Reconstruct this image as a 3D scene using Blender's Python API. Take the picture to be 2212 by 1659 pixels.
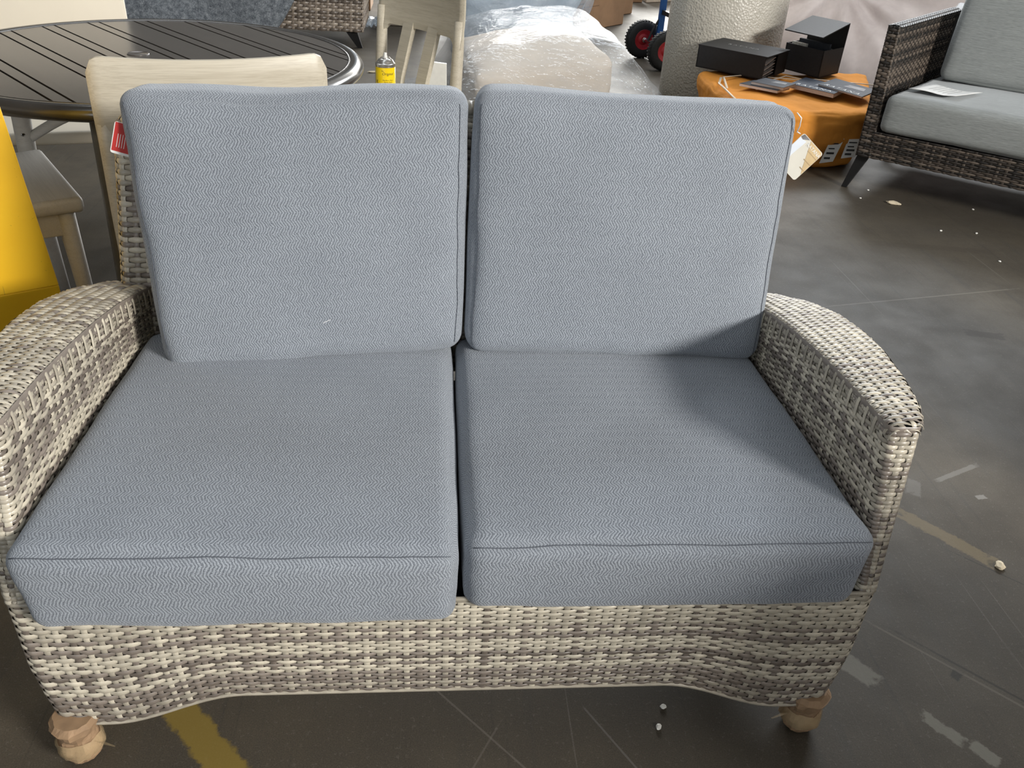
import bpy, bmesh, math, random
import numpy as np
from mathutils import Vector, Matrix, noise
R = math.radians
rnd = random.Random(7)
S = bpy.context.scene
COL = S.collection
for o in list(bpy.data.objects):
    bpy.data.objects.remove(o)

# ------------------------------------------------------------------ camera, light, exposure
cam = bpy.data.cameras.new('camera')
cam.sensor_fit = 'HORIZONTAL'; cam.sensor_width = 36.0
cam.lens = 1893.97 / 2212 * 36.0
cam.clip_start = .05
co = bpy.data.objects.new('camera', cam); COL.objects.link(co)
_y, _p, _r = .1107, .5462, .0665
fwd = Vector((math.sin(_y)*math.cos(_p), math.cos(_y)*math.cos(_p), -math.sin(_p)))
rt = Vector((math.cos(_y), -math.sin(_y), 0)); up = rt.cross(fwd)
r2 = rt*math.cos(_r) + up*math.sin(_r); u2 = up*math.cos(_r) - rt*math.sin(_r)
co.matrix_world = Matrix(((r2.x, u2.x, -fwd.x, -.0498), (r2.y, u2.y, -fwd.y, -.9411), (r2.z, u2.z, -fwd.z, 1.2841), (0, 0, 0, 1)))
S.camera = co
S.view_settings.view_transform = 'Standard'; S.view_settings.look = 'None'
S.view_settings.gamma = 1; S.view_settings.use_curve_mapping = False
S.view_settings.exposure = 0.0
S.cycles.max_bounces = 6; S.cycles.diffuse_bounces = 3; S.cycles.glossy_bounces = 3
S.cycles.transparent_max_bounces = 10; S.cycles.transmission_bounces = 3
S.cycles.caustics_reflective = False; S.cycles.caustics_refractive = False

w = bpy.data.worlds.new('world'); S.world = w; w.use_nodes = True
bg = w.node_tree.nodes['Background']; bg.inputs[0].default_value = (.80, .90, 1, 1); bg.inputs[1].default_value = .8

def area(name, loc, target, sx, sy, energy, color, spread=180):
    l = bpy.data.lights.new(name, 'AREA'); l.shape = 'RECTANGLE'; l.size = sx; l.size_y = sy
    l.energy = energy; l.color = color; l.spread = R(spread)
    o = bpy.data.objects.new(name, l); COL.objects.link(o); o.location = loc
    d = Vector(target) - Vector(loc)
    o.rotation_euler = d.to_track_quat('-Z', 'Y').to_euler()
    return o
# daylight through the warehouse dock doors and roof lights, plus an added fill
area('dock_door_daylight_side', (5.85, -5.2, 3.6), (.0, .30, .5), 1.8, 1.0, 940, (1, .965, .91))
area('dock_door_daylight_back', (2.6, 12.8, 2.2), (1.6, 4, 0), 5.0, 3.8, 1250, (1, .985, .94))
area('roof_light_far_right', (5.4, 8.6, 4.95), (.7, .5, .5), 4.0, 1.6, 430, (.92, .96, 1))
area('roof_light_back', (.6, 5.6, 5.4), (.6, 5.0, 0), 7.0, 1.4, 160, (.88, .94, 1))
area('roof_light_front', (-1.2, 1.0, 5.4), (-1.0, .9, 0), 5.0, 1.2, 34, (.84, .92, 1))
area('front_fill_light', (-1.9, -5.6, 2.4), (-.6, .5, .5), 3.4, 2.6, 42, (.90, .95, 1))  # made-up fill behind the camera to brighten the fronts and yellow column

# ------------------------------------------------------------------ helpers
def tag(o, label=None, cat=None, group=None, kind=None):
    if label: o['label'] = label
    if cat: o['category'] = cat
    if group: o['group'] = group
    if kind: o['kind'] = kind
    return o
def thing(name, label, cat, loc=(0, 0, 0), rz=0, group=None):
    o = bpy.data.objects.new(name, None); COL.objects.link(o)
    o.empty_display_size = .1
    o.location = loc; o.rotation_euler = (0, 0, rz)
    return tag(o, label, cat, group)
def link(name, me, m=None, parent=None, label=None, kind=None, smooth=None):
    o = bpy.data.objects.new(name, me); COL.objects.link(o)
    if m is not None and len(me.materials) == 0: me.materials.append(m)
    if parent is not None: o.parent = parent
    if smooth is not None: me.polygons.foreach_set('use_smooth', [smooth]*len(me.polygons))
    return tag(o, label, None, None, kind)
class MB:
    def __init__(s): s.v = []; s.f = []; s.uv = None
    def add(s, vs, fs):
        n = len(s.v); s.v += [tuple(p) for p in vs]; s.f += [tuple(i+n for i in f) for f in fs]; return s
    def box(s, c, d, rot=None, bev=0.0, seg=2):
        bm = bmesh.new(); bmesh.ops.create_cube(bm, size=1)
        for v in bm.verts: v.co = Vector((v.co.x*d[0], v.co.y*d[1], v.co.z*d[2]))
        if bev > 0: bmesh.ops.bevel(bm, geom=bm.edges[:], offset=bev, segments=seg, profile=.5, affect='EDGES')
        M = Matrix.Translation(Vector(c)) @ (rot.to_4x4() if rot is not None else Matrix())
        bm.verts.index_update()
        s.add([M @ v.co for v in bm.verts], [[v.index for v in f.verts] for f in bm.faces]); bm.free(); return s
    def hexa(s, p, bev=0.0, seg=2):   # 8 corners: bottom 4 ccw, top 4 ccw
        bm = bmesh.new(); vs = [bm.verts.new(q) for q in p]
        for f in ((3, 2, 1, 0), (4, 5, 6, 7), (0, 1, 5, 4), (1, 2, 6, 5), (2, 3, 7, 6), (3, 0, 4, 7)): bm.faces.new([vs[i] for i in f])
        if bev > 0: bmesh.ops.bevel(bm, geom=bm.edges[:], offset=bev, segments=seg, profile=.5, affect='EDGES')
        bm.verts.index_update()
        s.add([v.co.copy() for v in bm.verts], [[v.index for v in f.verts] for f in bm.faces]); bm.free(); return s
    def tube(s, pts, rad, n=8, flat=1.0, cap=True, upv=(0, 0, 1)):
        pts = [Vector(p) for p in pts]; k = len(pts); base = len(s.v)
        if not hasattr(rad, '__len__'): rad = [rad]*k
        for i, p in enumerate(pts):
            t = (pts[min(i+1, k-1)] - pts[max(i-1, 0)]).normalized()
            a = Vector(upv); a = a - t*a.dot(t)
            if a.length < 1e-4: a = Vector((1, 0, 0)) - t*t.x
            a.normalize(); b = t.cross(a)
            for j in range(n):
                th = 2*math.pi*j/n
                s.v.append(tuple(p + a*math.cos(th)*rad[i]*flat + b*math.sin(th)*rad[i]))
        for i in range(k-1):
            for j in range(n):
                s.f.append((base+i*n+j, base+i*n+(j+1) % n, base+(i+1)*n+(j+1) % n, base+(i+1)*n+j))
        if cap:
            s.f.append(tuple(base+j for j in range(n))[::-1]); s.f.append(tuple(base+(k-1)*n+j for j in range(n)))
        return s
    def lathe(s, prof, c=(0, 0, 0), n=24, axis='Z', fn=None, cap=True):
        base = len(s.v); k = len(prof); c = Vector(c)
        for r, z in prof:
            for j in range(n):
                th = 2*math.pi*j/n; rr = r*(fn(th, z) if fn else 1)
                p = Vector((rr*math.cos(th), rr*math.sin(th), z))
                if axis == 'Y': p = Vector((p.x, p.z, p.y))
                s.v.append(tuple(c+p))
        for i in range(k-1):
            for j in range(n):
                q = (base+i*n+j, base+i*n+(j+1) % n, base+(i+1)*n+(j+1) % n, base+(i+1)*n+j)
                s.f.append(q if axis == 'Z' else q[::-1])
        if cap:
            a = tuple(base+j for j in range(n)); b = tuple(base+(k-1)*n+j for j in range(n))
            s.f.append(a[::-1] if axis == 'Z' else a); s.f.append(b if axis == 'Z' else b[::-1])
        return s
    def grid(s, P):   # P[i][j] positions
        ni, nj = len(P), len(P[0]); base = len(s.v)
        for row in P: s.v += [tuple(p) for p in row]
        for i in range(ni-1):
            for j in range(nj-1):
                a = base+i*nj+j; s.f.append((a, a+1, a+nj+1, a+nj))
        return s
    def prism(s, poly, z0, z1):
        n = len(poly); base = len(s.v)
        s.v += [(x, y, z0) for x, y in poly] + [(x, y, z1) for x, y in poly]
        s.f.append(tuple(base+i for i in range(n))[::-1]); s.f.append(tuple(base+n+i for i in range(n)))
        for i in range(n): s.f.append((base+i, base+(i+1) % n, base+n+(i+1) % n, base+n+i))
        return s
    def mesh(s, name):
        me = bpy.data.meshes.new(name); me.from_pydata(s.v, [], s.f); me.validate(); return me
    def build(s, name, m=None, parent=None, label=None, kind=None, smooth=False, solid=0):
        o = link(name, s.mesh(name), m, parent, label, kind, smooth)
        if solid:
            md = o.modifiers.new('thick', 'SOLIDIFY'); md.thickness = solid; md.offset = 0
        return o
def auto_smooth(o, ang=35):
    me = o.data; bm = bmesh.new(); bm.from_mesh(me)
    for f in bm.faces: f.smooth = True
    for e in bm.edges:
        if len(e.link_faces) == 2 and e.calc_face_angle(0) > R(ang): e.smooth = False
    bm.to_mesh(me); bm.free(); return o
def text(name, s, size, M, m, parent, ext=.0004, space=1.0, shear=0, align='CENTER'):
    c = bpy.data.curves.new(name, 'FONT'); c.body = s; c.size = size; c.extrude = ext; c.space_character = space
    c.shear = shear; c.align_x = align; c.align_y = 'CENTER'; c.resolution_u = 2
    t = bpy.data.objects.new(name+'_src', c); COL.objects.link(t)
    bpy.context.view_layer.update()
    me = bpy.data.meshes.new_from_object(t.evaluated_get(bpy.context.evaluated_depsgraph_get()))
    bpy.data.objects.remove(t); me.transform(M)
    me.materials.clear()
    return link(name, me, m, parent)
def frame(o, ex, ey):
    ex = Vector(ex).normalized(); ey = Vector(ey); ey = (ey - ex*ey.dot(ex)).normalized(); ez = ex.cross(ey)
    return Matrix(((ex.x, ey.x, ez.x, o[0]), (ex.y, ey.y, ez.y, o[1]), (ex.z, ey.z, ez.z, o[2]), (0, 0, 0, 1)))
def fbm(p, sc=1.0): return noise.noise(Vector(p)*sc)
def ss(x): x = min(1, max(0, x)); return x*x*(3-2*x)

# ------------------------------------------------------------------ materials
class NT:
    def __init__(s, name):
        s.m = bpy.data.materials.new(name); s.m.use_nodes = True; s.t = s.m.node_tree; s.b = s.t.nodes['Principled BSDF']; s.out = s.t.nodes['Material Output']
    def n(s, typ, **kw):
        o = s.t.nodes.new(typ)
        for k, v in kw.items(): setattr(o, k, v)
        return o
    def l(s, a, b): s.t.links.new(a, b); return s
    def val(s, sock, x):
        if isinstance(x, bpy.types.NodeSocket): s.l(x, sock)
        else: sock.default_value = x
    def math(s, op, a, b=0, c=0, clamp=False):
        o = s.n('ShaderNodeMath', operation=op); o.use_clamp = clamp
        s.val(o.inputs[0], a); s.val(o.inputs[1], b); s.val(o.inputs[2], c); return o.outputs[0]
    def coord(s, kind='Object'): return s.n('ShaderNodeTexCoord').outputs[kind]
    def map(s, vec, scale=(1, 1, 1), loc=(0, 0, 0), rot=(0, 0, 0)):
        o = s.n('ShaderNodeMapping'); s.l(vec, o.inputs[0]); o.inputs['Scale'].default_value = scale; o.inputs['Location'].default_value = loc; o.inputs['Rotation'].default_value = rot
        return o.outputs[0]
    def noise(s, vec, scale, detail=2, rough=.5):
        o = s.n('ShaderNodeTexNoise'); s.l(vec, o.inputs['Vector']); o.inputs['Scale'].default_value = scale; o.inputs['Detail'].default_value = detail; o.inputs['Roughness'].default_value = rough
        return o.outputs[0]
    def ramp(s, fac, stops):
        o = s.n('ShaderNodeValToRGB'); s.l(fac, o.inputs[0]); e = o.color_ramp.elements
        while len(e) < len(stops): e.new(.5)
        for el, (p, c) in zip(e, stops): el.position = p; el.color = (*c, 1) if len(c) == 3 else c
        return o.outputs[0]
    def mix(s, fac, a, b, blend='MIX'):
        o = s.n('ShaderNodeMix', data_type='RGBA', blend_type=blend)
        s.val(o.inputs[0], fac)
        for i, x in ((6, a), (7, b)):
            if isinstance(x, bpy.types.NodeSocket): s.l(x, o.inputs[i])
            else: o.inputs[i].default_value = (*x, 1) if len(x) == 3 else x
        return o.outputs[2]
    def bump(s, h, strength=.3, dist=.002):
        o = s.n('ShaderNodeBump'); s.l(h, o.inputs['Height']); o.inputs['Strength'].default_value = strength; o.inputs['Distance'].default_value = dist
        s.l(o.outputs[0], s.b.inputs['Normal']); return s
    def col(s, x): s.val(s.b.inputs['Base Color'], (*x, 1) if not isinstance(x, bpy.types.NodeSocket) else x); return s
    def set(s, **kw):
        for k, v in kw.items(): s.val(s.b.inputs[k.replace('_', ' ')], v)
        return s
def plain(name, c, rough=.5, metal=0, var=.12, scale=40, bump=0, dist=.001, stretch=(1, 1, 1), spec=.5, coat=0):
    t = NT(name); v = t.map(t.coord(), stretch); nz = t.noise(v, scale, 4)
    lo = tuple(x*(1-var) for x in c); hi = tuple(min(1, x*(1+var)) for x in c)
    t.col(t.ramp(nz, [(.3, lo), (.7, hi)])); t.set(Roughness=rough, Metallic=metal, Specular_IOR_Level=spec, Coat_Weight=coat)
    if bump: t.bump(nz, bump, dist)
    return t.m
M = {}
def wicker(name, c):
    t = NT(name); oi = t.n('ShaderNodeObjectInfo').outputs['Random']
    nz = t.noise(t.coord(), 55, 3); n2 = t.noise(t.coord(), 600, 2)
    base = t.ramp(nz, [(.3, tuple(x*.86 for x in c)), (.7, tuple(x*1.12 for x in c))])
    sp = t.mix(t.math('MULTIPLY', t.math('GREATER_THAN', n2, .62), .25), base, tuple(x*.6 for x in c))
    k = t.math('MULTIPLY_ADD', oi, .22, .89)
    hv = t.n('ShaderNodeHueSaturation'); t.l(sp, hv.inputs['Color']); t.l(k, hv.inputs['Value'])
    t.col(hv.outputs[0]); t.set(Roughness=.36, Specular_IOR_Level=.6); t.bump(n2, .12, .0005); return t.m
M['w_cream'] = wicker('wicker_cream', (.56, .51, .41))
M['w_tan'] = wicker('wicker_tan', (.40, .36, .29))
M['w_taupe'] = wicker('wicker_taupe', (.235, .20, .17))
M['w_brown'] = wicker('wicker_brown', (.165, .138, .115))
PAL = ['w_cream', 'w_cream', 'w_tan', 'w_tan', 'w_taupe', 'w_taupe', 'w_brown']
M['core'] = plain('wicker_core', (.022, .018, .014), .8)

def fabric(name, c_lo, c_hi, speck, herring=True, band=.0118, period=.0048):
    t = NT(name); uv = t.coord('UV'); sp = t.n('ShaderNodeSeparateXYZ'); t.l(uv, sp.inputs[0])
    n_lo = t.noise(t.map(uv, (1, 1, 1)), 7, 3); fine = t.noise(uv, 900, 2); fine2 = t.noise(t.map(uv, (1, 1, 1)), 420, 2, .7)
    if herring:
        wob = t.math('MULTIPLY', t.noise(uv, 60, 2), .0016)
        v2 = t.math('ADD', sp.outputs[1], wob)
        tri = t.math('PINGPONG', v2, band)
        u_ = t.math('ADD', sp.outputs[0], t.math('MULTIPLY', t.noise(uv, 150, 2, .6), .0062))
        ph = t.math('ADD', t.math('ADD', u_, t.math('MULTIPLY', tri, .62)), t.math('MULTIPLY', fine2, .0020))
        st = t.math('MULTIPLY_ADD', t.math('SINE', t.math('MULTIPLY', ph, 2*math.pi/period)), .5, .5)
        st = t.math('MULTIPLY', st, t.math('MULTIPLY_ADD', fine2, 2.0, -.2))
        h = t.math('ADD', t.math('MULTIPLY', st, .56), t.math('MULTIPLY', fine, .80))
        c = t.ramp(h, [(.22, c_lo), (.5, tuple((a+b)/2 for a, b in zip(c_lo, c_hi))), (.82, c_hi)])
        light = t.math('MULTIPLY', t.math('GREATER_THAN', fine, .64), .45)
    else:
        g = t.noise(t.map(uv, (40, 700, 1)), 1, 3); g2 = t.noise(t.map(uv, (9, 260, 1)), 1, 2)
        h = t.math('ADD', t.math('MULTIPLY', g, .6), t.math('MULTIPLY', g2, .4))
        c = t.ramp(h, [(.32, c_lo), (.66, c_hi)])
        light = t.math('MULTIPLY', t.math('GREATER_THAN', fine, .7), .2)
    c = t.mix(light, c, speck)
    c = t.mix(t.math('MULTIPLY', n_lo, .22), c, tuple(x*.55 for x in c_lo))
    t.col(c); t.set(Roughness=.92, Specular_IOR_Level=.15, Sheen_Weight=.35, Sheen_Roughness=.45); t.b.inputs['Sheen Tint'].default_value = (.9, .94, 1, 1)
    t.bump(h, .75, .0014); return t.m
M['fab'] = fabric('blue_grey_herringbone', (.075, .086, .106), (.385, .42, .47), (.64, .68, .72))
M['fab_seam'] = plain('seam_thread', (.10, .112, .135), .9)
M['fab_sofa'] = fabric('grey_slub_fabric', (.20, .215, .21), (.36, .38, .375), (.42, .44, .44), False)
M['thread'] = plain('white_thread', (.75, .75, .75), .7)

# concrete floor with paint marks
def floor_mat():
    t = NT('concrete_floor'); p = t.coord()
    big = t.noise(p, .9, 5, .6); mid = t.noise(t.map(p, (1, 1, 1), (3, 1, 0)), 5, 5, .65); fine = t.noise(p, 120, 3, .7)
    streak = t.noise(t.map(p, (26, 1.6, 1), (0, 0, 0), (0, 0, R(-52))), 1, 4, .65)
    streak2 = t.noise(t.map(p, (60, 1.1, 1), (5, 0, 0), (0, 0, R(-44))), 1, 3, .6)
    scr = t.noise(t.map(p, (150, .9, 1), (1, 0, 0), (0, 0, R(38))), 1, 2, .5)
    scr2 = t.noise(t.map(p, (130, 1.0, 1), (9, 0, 0), (0, 0, R(12))), 1, 2, .5)
    c = t.ramp(big, [(.28, (.048, .043, .036)), (.5, (.072, .061, .046)), (.74, (.108, .091, .067))])
    c = t.mix(t.math('MULTIPLY', t.ramp(mid, [(.42, (0, 0, 0)), (.72, (1, 1, 1))]), .6), c, (.052, .045, .036))
    c = t.mix(t.math('MULTIPLY', t.ramp(streak, [(.54, (0, 0, 0)), (.72, (1, 1, 1))]), .5), c, (.052, .048, .042))
    c = t.mix(t.math('MULTIPLY', t.ramp(streak2, [(.60, (0, 0, 0)), (.74, (1, 1, 1))]), .45), c, (.036, .033, .029))
    c = t.mix(t.math('MULTIPLY', t.ramp(scr, [(.70, (0, 0, 0)), (.76, (1, 1, 1))]), .28), c, (.21, .20, .18))
    c = t.mix(t.math('MULTIPLY', t.ramp(scr2, [(.71, (0, 0, 0)), (.77, (1, 1, 1))]), .22), c, (.20, .19, .175))
    c = t.mix(t.math('MULTIPLY', t.math('GREATER_THAN', fine, .62), .20), c, (.17, .16, .14))
    gr = t.noise(p, 420, 2, .7)
    c = t.mix(.55, c, t.mix(1.0, c, t.ramp(gr, [(.3, (.55, .55, .55)), (.7, (1.45, 1.42, 1.36))]), 'MULTIPLY'))
    er = t.noise(p, 55, 4, .7); er2 = t.noise(p, 16, 4, .7)
    # marks: centre, angle, half length, half width, colour, erosion, strength
    for (cx, cy, an, hl, hw, colr, e, st, *sl) in MARKS:
        mp = t.map(p, (1/hl, 1/hw, 1), (0, 0, 0), (0, 0, 0))
        o = t.n('ShaderNodeVectorMath', operation='SUBTRACT'); t.l(p, o.inputs[0]); o.inputs[1].default_value = (cx, cy, 0)
        ro = t.n('ShaderNodeVectorRotate', rotation_type='Z_AXIS'); t.l(o.outputs[0], ro.inputs['Vector']); ro.inputs['Angle'].default_value = -an
        s2 = t.n('ShaderNodeSeparateXYZ'); t.l(ro.outputs[0], s2.inputs[0])
        ax = t.math('DIVIDE', t.math('ABSOLUTE', s2.outputs[0]), hl); ay = t.math('DIVIDE', t.math('ABSOLUTE', s2.outputs[1]), hw)
        mx = t.math('MAXIMUM', ax, ay)
        d = t.math('ADD', mx, t.math('MULTIPLY', t.math('SUBTRACT', t.math('ADD', t.math('MULTIPLY', er, .5), t.math('MULTIPLY', er2, .5)), .5), e))
        msk = t.math('MULTIPLY', t.math('MULTIPLY', t.math('SUBTRACT', 1.0, d), sl[0] if sl else 4.5, clamp=True), st)
        t.t.nodes.remove(mp.node)
        c = t.mix(msk, c, colr)
    t.col(c); t.set(Roughness=t.math('MULTIPLY_ADD', mid, .3, .42), Specular_IOR_Level=.22); t.bump(t.math('ADD', t.math('MULTIPLY', streak2, .5), fine), .12, .002)
    return t.m
dth = math.atan2(-.63, .77)
MARKS = [(-.405, .01, math.atan2(-.06, .05), .30, .031, (.27, .185, .03), 1.5, .65),
         (.745, .155, R(-52), .075, .024, (.21, .20, .165), 1.5, .6),
         (.862, .0, R(-52), .040, .014, (.21, .20, .165), 2.2, .65),
         (.912, -.05, R(-52), .026, .015, (.21, .20, .165), 2.2, .65),
         (1.125, .51, R(-51), .13, .022, (.20, .155, .085), 2.0, .55),
         (1.285, .745, R(25), .085, .008, (.21, .20, .18), 1.6, .55),
         (1.144, .69, R(60), .035, .018, (.18, .17, .155), 2.2, .45),
         (1.296, .648, R(10), .014, .008, (.25, .24, .22), 1.2, .7),
         (1.785, 1.50, R(-15), .065, .025, (.035, .026, .018), 1.9, .75),
         (1.72, 1.78, R(12.5), .44, .004, (.20, .18, .15), 1.0, .45),
         (.948, .117, R(40), .014, .010, (.02, .02, .016), 2.2, .7),
         (1.08, .02, R(-46), .30, .003, (.026, .023, .018), 1.3, .7),
         (1.02, .06, R(-46), .30, .003, (.17, .15, .12), 1.3, .4),
         (1.30, .28, R(-44), .28, .002, (.028, .025, .022), 1.3, .6),
         (.30, -.06, R(-60), .16, .002, (.2, .19, .175), 1.3, .4),
         (.05, .02, R(-48), .22, .002, (.19, .17, .145), 1.3, .4),
         (.02, -.06, R(60), .12, .002, (.19, .17, .145), 1.3, .3),
         (2.0, 2.25, R(-8), .30, .03, (.055, .045, .034), 2.2, .4)]
M['floor'] = floor_mat()
M['wall'] = plain('painted_block_wall', (.34, .34, .33), .8, 0, .08, 3)
M['ceil'] = plain('ceiling_sheet', (.28, .28, .28), .7, 0, .06, 2)

def plastic(name, tint, amt0, amt1, bscale=14, bstr=.9, rough=.12):
    t = NT(name); p = t.coord(); a = t.noise(t.map(p, (1, 1, 1), (2, 0, 0)), bscale, 5, .6); b = t.noise(t.map(p, (1, 3.5, 1.6), (0, 0, 0), (0, .6, .7)), bscale*.6, 4, .6)
    h = t.math('ADD', t.math('ABSOLUTE', t.math('SUBTRACT', a, .5)), t.math('ABSOLUTE', t.math('SUBTRACT', b, .5)))
    t.col(tint); t.set(Roughness=.5, Specular_IOR_Level=.25); t.bump(h, bstr, .03)
    gl = t.n('ShaderNodeBsdfGlossy'); gl.inputs['Roughness'].default_value = rough; gl.inputs['Color'].default_value = (.95, .97, 1, 1)
    bn = [x for x in t.t.nodes if x.type == 'BUMP'][0].outputs[0]; t.l(bn, gl.inputs['Normal']); fr = t.n('ShaderNodeFresnel'); fr.inputs['IOR'].default_value = 1.55; t.l(bn, fr.inputs['Normal'])
    m2 = t.n('ShaderNodeMixShader'); tr = t.n('ShaderNodeBsdfTransparent'); mx = t.n('ShaderNodeMixShader')
    f = t.ramp(b, [(.35, (amt0,)*3), (.7, (amt1,)*3)])
    t.l(f, mx.inputs[0]); t.l(tr.outputs[0], mx.inputs[1]); t.l(t.b.outputs[0], mx.inputs[2]); t.l(t.math('MULTIPLY', fr.outputs[0], .11), m2.inputs[0]); t.l(mx.outputs[0], m2.inputs[1]); t.l(gl.outputs[0], m2.inputs[2]); t.l(m2.outputs[0], t.out.inputs[0]); return t.m
M['film'] = plastic('clear_plastic_film', (.52, .56, .60), .07, .26, 7, .9, .2)
M['film_blue'] = plastic('bluish_plastic_film', (.50, .58, .66), .16, .40, 7, .9, .2)
M['film_drape'] = plastic('milky_plastic_drape', (.78, .73, .73), .40, .64, 4, .15, .42)
M['tape'] = plastic('packing_tape', (.62, .47, .27), .25, .5, 14, .25, .12)

def brushed(name, c, c2, rough=.45, axis=(1, 1, 1), scale=1, metal=0, streak=(8, 140, 140), spec=.5):
    t = NT(name); p = t.coord(); n = t.noise(t.map(p, streak), scale, 4, .65); n2 = t.noise(t.map(p, tuple(x*.25 for x in streak)), scale, 3)
    h = t.math('MULTIPLY_ADD', n, .6, t.math('MULTIPLY', n2, .4))
    t.col(t.ramp(h, [(.36, c2), (.56, c)])); t.set(Roughness=rough, Metallic=metal, Specular_IOR_Level=spec); t.bump(h, .15, .001); return t.m
M['chair'] = brushed('driftwood_brushed_finish', (.56, .51, .41), (.46, .41, .32), .42, streak=(10, 260, 420))
M['chair_grey'] = brushed('driftwood_brushed_seat', (.66, .65, .63), (.58, .57, .55), .5, streak=(10, 260, 420))
M['table'] = brushed('gunmetal_slat', (.115, .102, .092), (.098, .088, .08), .24, metal=.35, streak=(5, 120, 120), spec=.6)
M['table_rim'] = plain('gunmetal_rim', (.11, .105, .10), .22, .7, .05, 8)
M['table_leg'] = plain('dark_grey_metal', (.15, .15, .145), .45, .3, .1)
M['black_gap'] = plain('black_underside', (.006, .006, .006), .9)
M['dark_metal'] = plain('black_metal', (.018, .018, .019), .45, .3)
M['chrome'] = plain('bright_steel', (.62, .62, .62), .22, 1, .03)
def yellow():
    t = NT('yellow_paint'); p = t.coord(); a = t.noise(p, 4, 4); b = t.noise(p, 90, 4, .7); sc = t.noise(t.map(p, (60, 60, 3)), 1, 3)
    c = t.ramp(a, [(.3, (.80, .44, .012)), (.7, (.90, .54, .020))])
    c = t.mix(t.math('MULTIPLY', t.math('GREATER_THAN', b, .68), .5), c, (.33, .20, .02)); c = t.mix(t.math('MULTIPLY', t.math('GREATER_THAN', sc, .70), .5), c, (.25, .16, .03))
    t.col(c); t.set(Roughness=.42); t.bump(b, .1, .001); return t.m
M['yellow'] = yellow()
M['kraft'] = plain('kraft_paper', (.31, .20, .115), .75, 0, .2, 30, .5, .003)
M['carton'] = plain('cardboard', (.25, .148, .078), .8, 0, .12, 9, .1, .001)
M['carton_dark'] = plain('cardboard_dark_print', (.11, .062, .032), .8)  # dark brown ink of the carton printing
M['carton_pale'] = plain('pale_cardboard', (.50, .42, .33), .8)
M['white'] = plain('white_paper', (.80, .80, .78), .6, 0, .04)
M['white_plastic'] = plain('white_plastic', (.80, .79, .74), .4, 0, .05)
M['ink'] = plain('black_ink', (.02, .02, .02), .6)
M['can_yellow'] = plain('can_yellow', (.95, .66, .005), .3, 0, .04)
M['can_steel'] = plain('can_steel', (.62, .60, .56), .25, .9, .05)
M['rubber'] = plain('black_rubber', (.012, .012, .012), .75, 0, .3, 60, .3)
M['red_hub'] = plain('red_hub_paint', (.42, .022, .028), .4)
M['blue'] = plain('blue_paint', (.018, .105, .32), .35)
M['red_tag'] = plain('red_card', (.52, .035, .03), .5)
M['black_box'] = plain('black_card', (.026, .026, .028), .55, 0, .1, 80, spec=.2)
M['page'] = plain('page_edge', (.55, .48, .45), .8, 0, .1, 300)
M['navy'] = plain('navy_cover', (.014, .024, .044), .55, spec=.2)
M['charcoal'] = plain('charcoal_cover', (.034, .039, .050), .55, spec=.2)
M['cover_photo'] = plain('pale_photo_print', (.22, .22, .23), .35, 0, .6, 30)
M['tag_beige'] = plain('tag_beige_print', (.58, .44, .25), .4, 0, .12, 40)
M['tag_wood'] = plain('tag_brown_print', (.42, .30, .17), .4)
M['tag_cream'] = plain('tag_cream_print', (.66, .64, .57), .35, 0, .02)
M['tag_blue'] = plain('tag_pale_blue_print', (.70, .75, .82), .35, 0, .05)
M['orange'] = plain('orange_woven_bag', (.68, .275, .048), .85, 0, .14, 5, .5, .05, (1, 1, 1), spec=.15)
M['strap'] = plain('clear_strap', (.66, .55, .42), .35)
M['cream_board'] = plain('cream_panel_paint', (.78, .71, .585), .5, 0, .03, 3)
M['beige_cushion'] = plain('beige_cushion_cloth', (.60, .53, .45), .85, 0, .07, 4)
M['pale_blue_pack'] = plain('pale_blue_wrap', (.40, .48, .57), .5, 0, .1, 5)
M['pink_pack'] = plain('pinkish_packaging', (.50, .42, .41), .7, 0, .05, 2)
M['foam_scrap'] = plain('foam_scrap', (.72, .62, .45), .8, 0, .1)
def felt():
    t = NT('grey_felt_blanket'); p = t.coord(); a = t.noise(p, 150, 3, .75); b = t.noise(p, 34, 4, .7)
    h = t.math('ADD', t.math('MULTIPLY', a, .5), t.math('MULTIPLY', b, .5))
    t.col(t.ramp(h, [(.36, (.06, .07, .085)), (.5, (.17, .19, .215)), (.62, (.30, .33, .36)), (.7, (.62, .64, .66))])); t.set(Roughness=.95, Specular_IOR_Level=.1); t.bump(h, .6, .006); return t.m
M['felt'] = felt()
def bubble():
    t = NT('bubble_foam_roll'); p = t.coord(); v = t.n('ShaderNodeTexVoronoi'); t.l(t.map(p, (1, 1, 1)), v.inputs['Vector']); v.inputs['Scale'].default_value = 75
    n = t.noise(p, 26, 4, .7); big = t.noise(p, 3, 3)
    h = t.math('ADD', t.math('MULTIPLY', v.outputs['Distance'], .6), n)
    t.col(t.ramp(big, [(.3, (.56, .53, .46)), (.7, (.64, .61, .54))])); t.set(Roughness=.3, Specular_IOR_Level=.7); t.bump(h, .55, .012); return t.m
M['bubble'] = bubble()
DW = []
for nm, c in (('dark_wicker_black', (.020, .017, .015)), ('dark_wicker_espresso', (.038, .031, .026)), ('dark_wicker_brown', (.060, .047, .038)), ('dark_wicker_driftwood', (.125, .10, .08))):
    M[nm] = wicker(nm, c); M[nm].node_tree.nodes['Principled BSDF'].inputs['Roughness'].default_value = .42; M[nm].node_tree.nodes['Principled BSDF'].inputs['Specular IOR Level'].default_value = .4; DW.append(nm)

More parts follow.
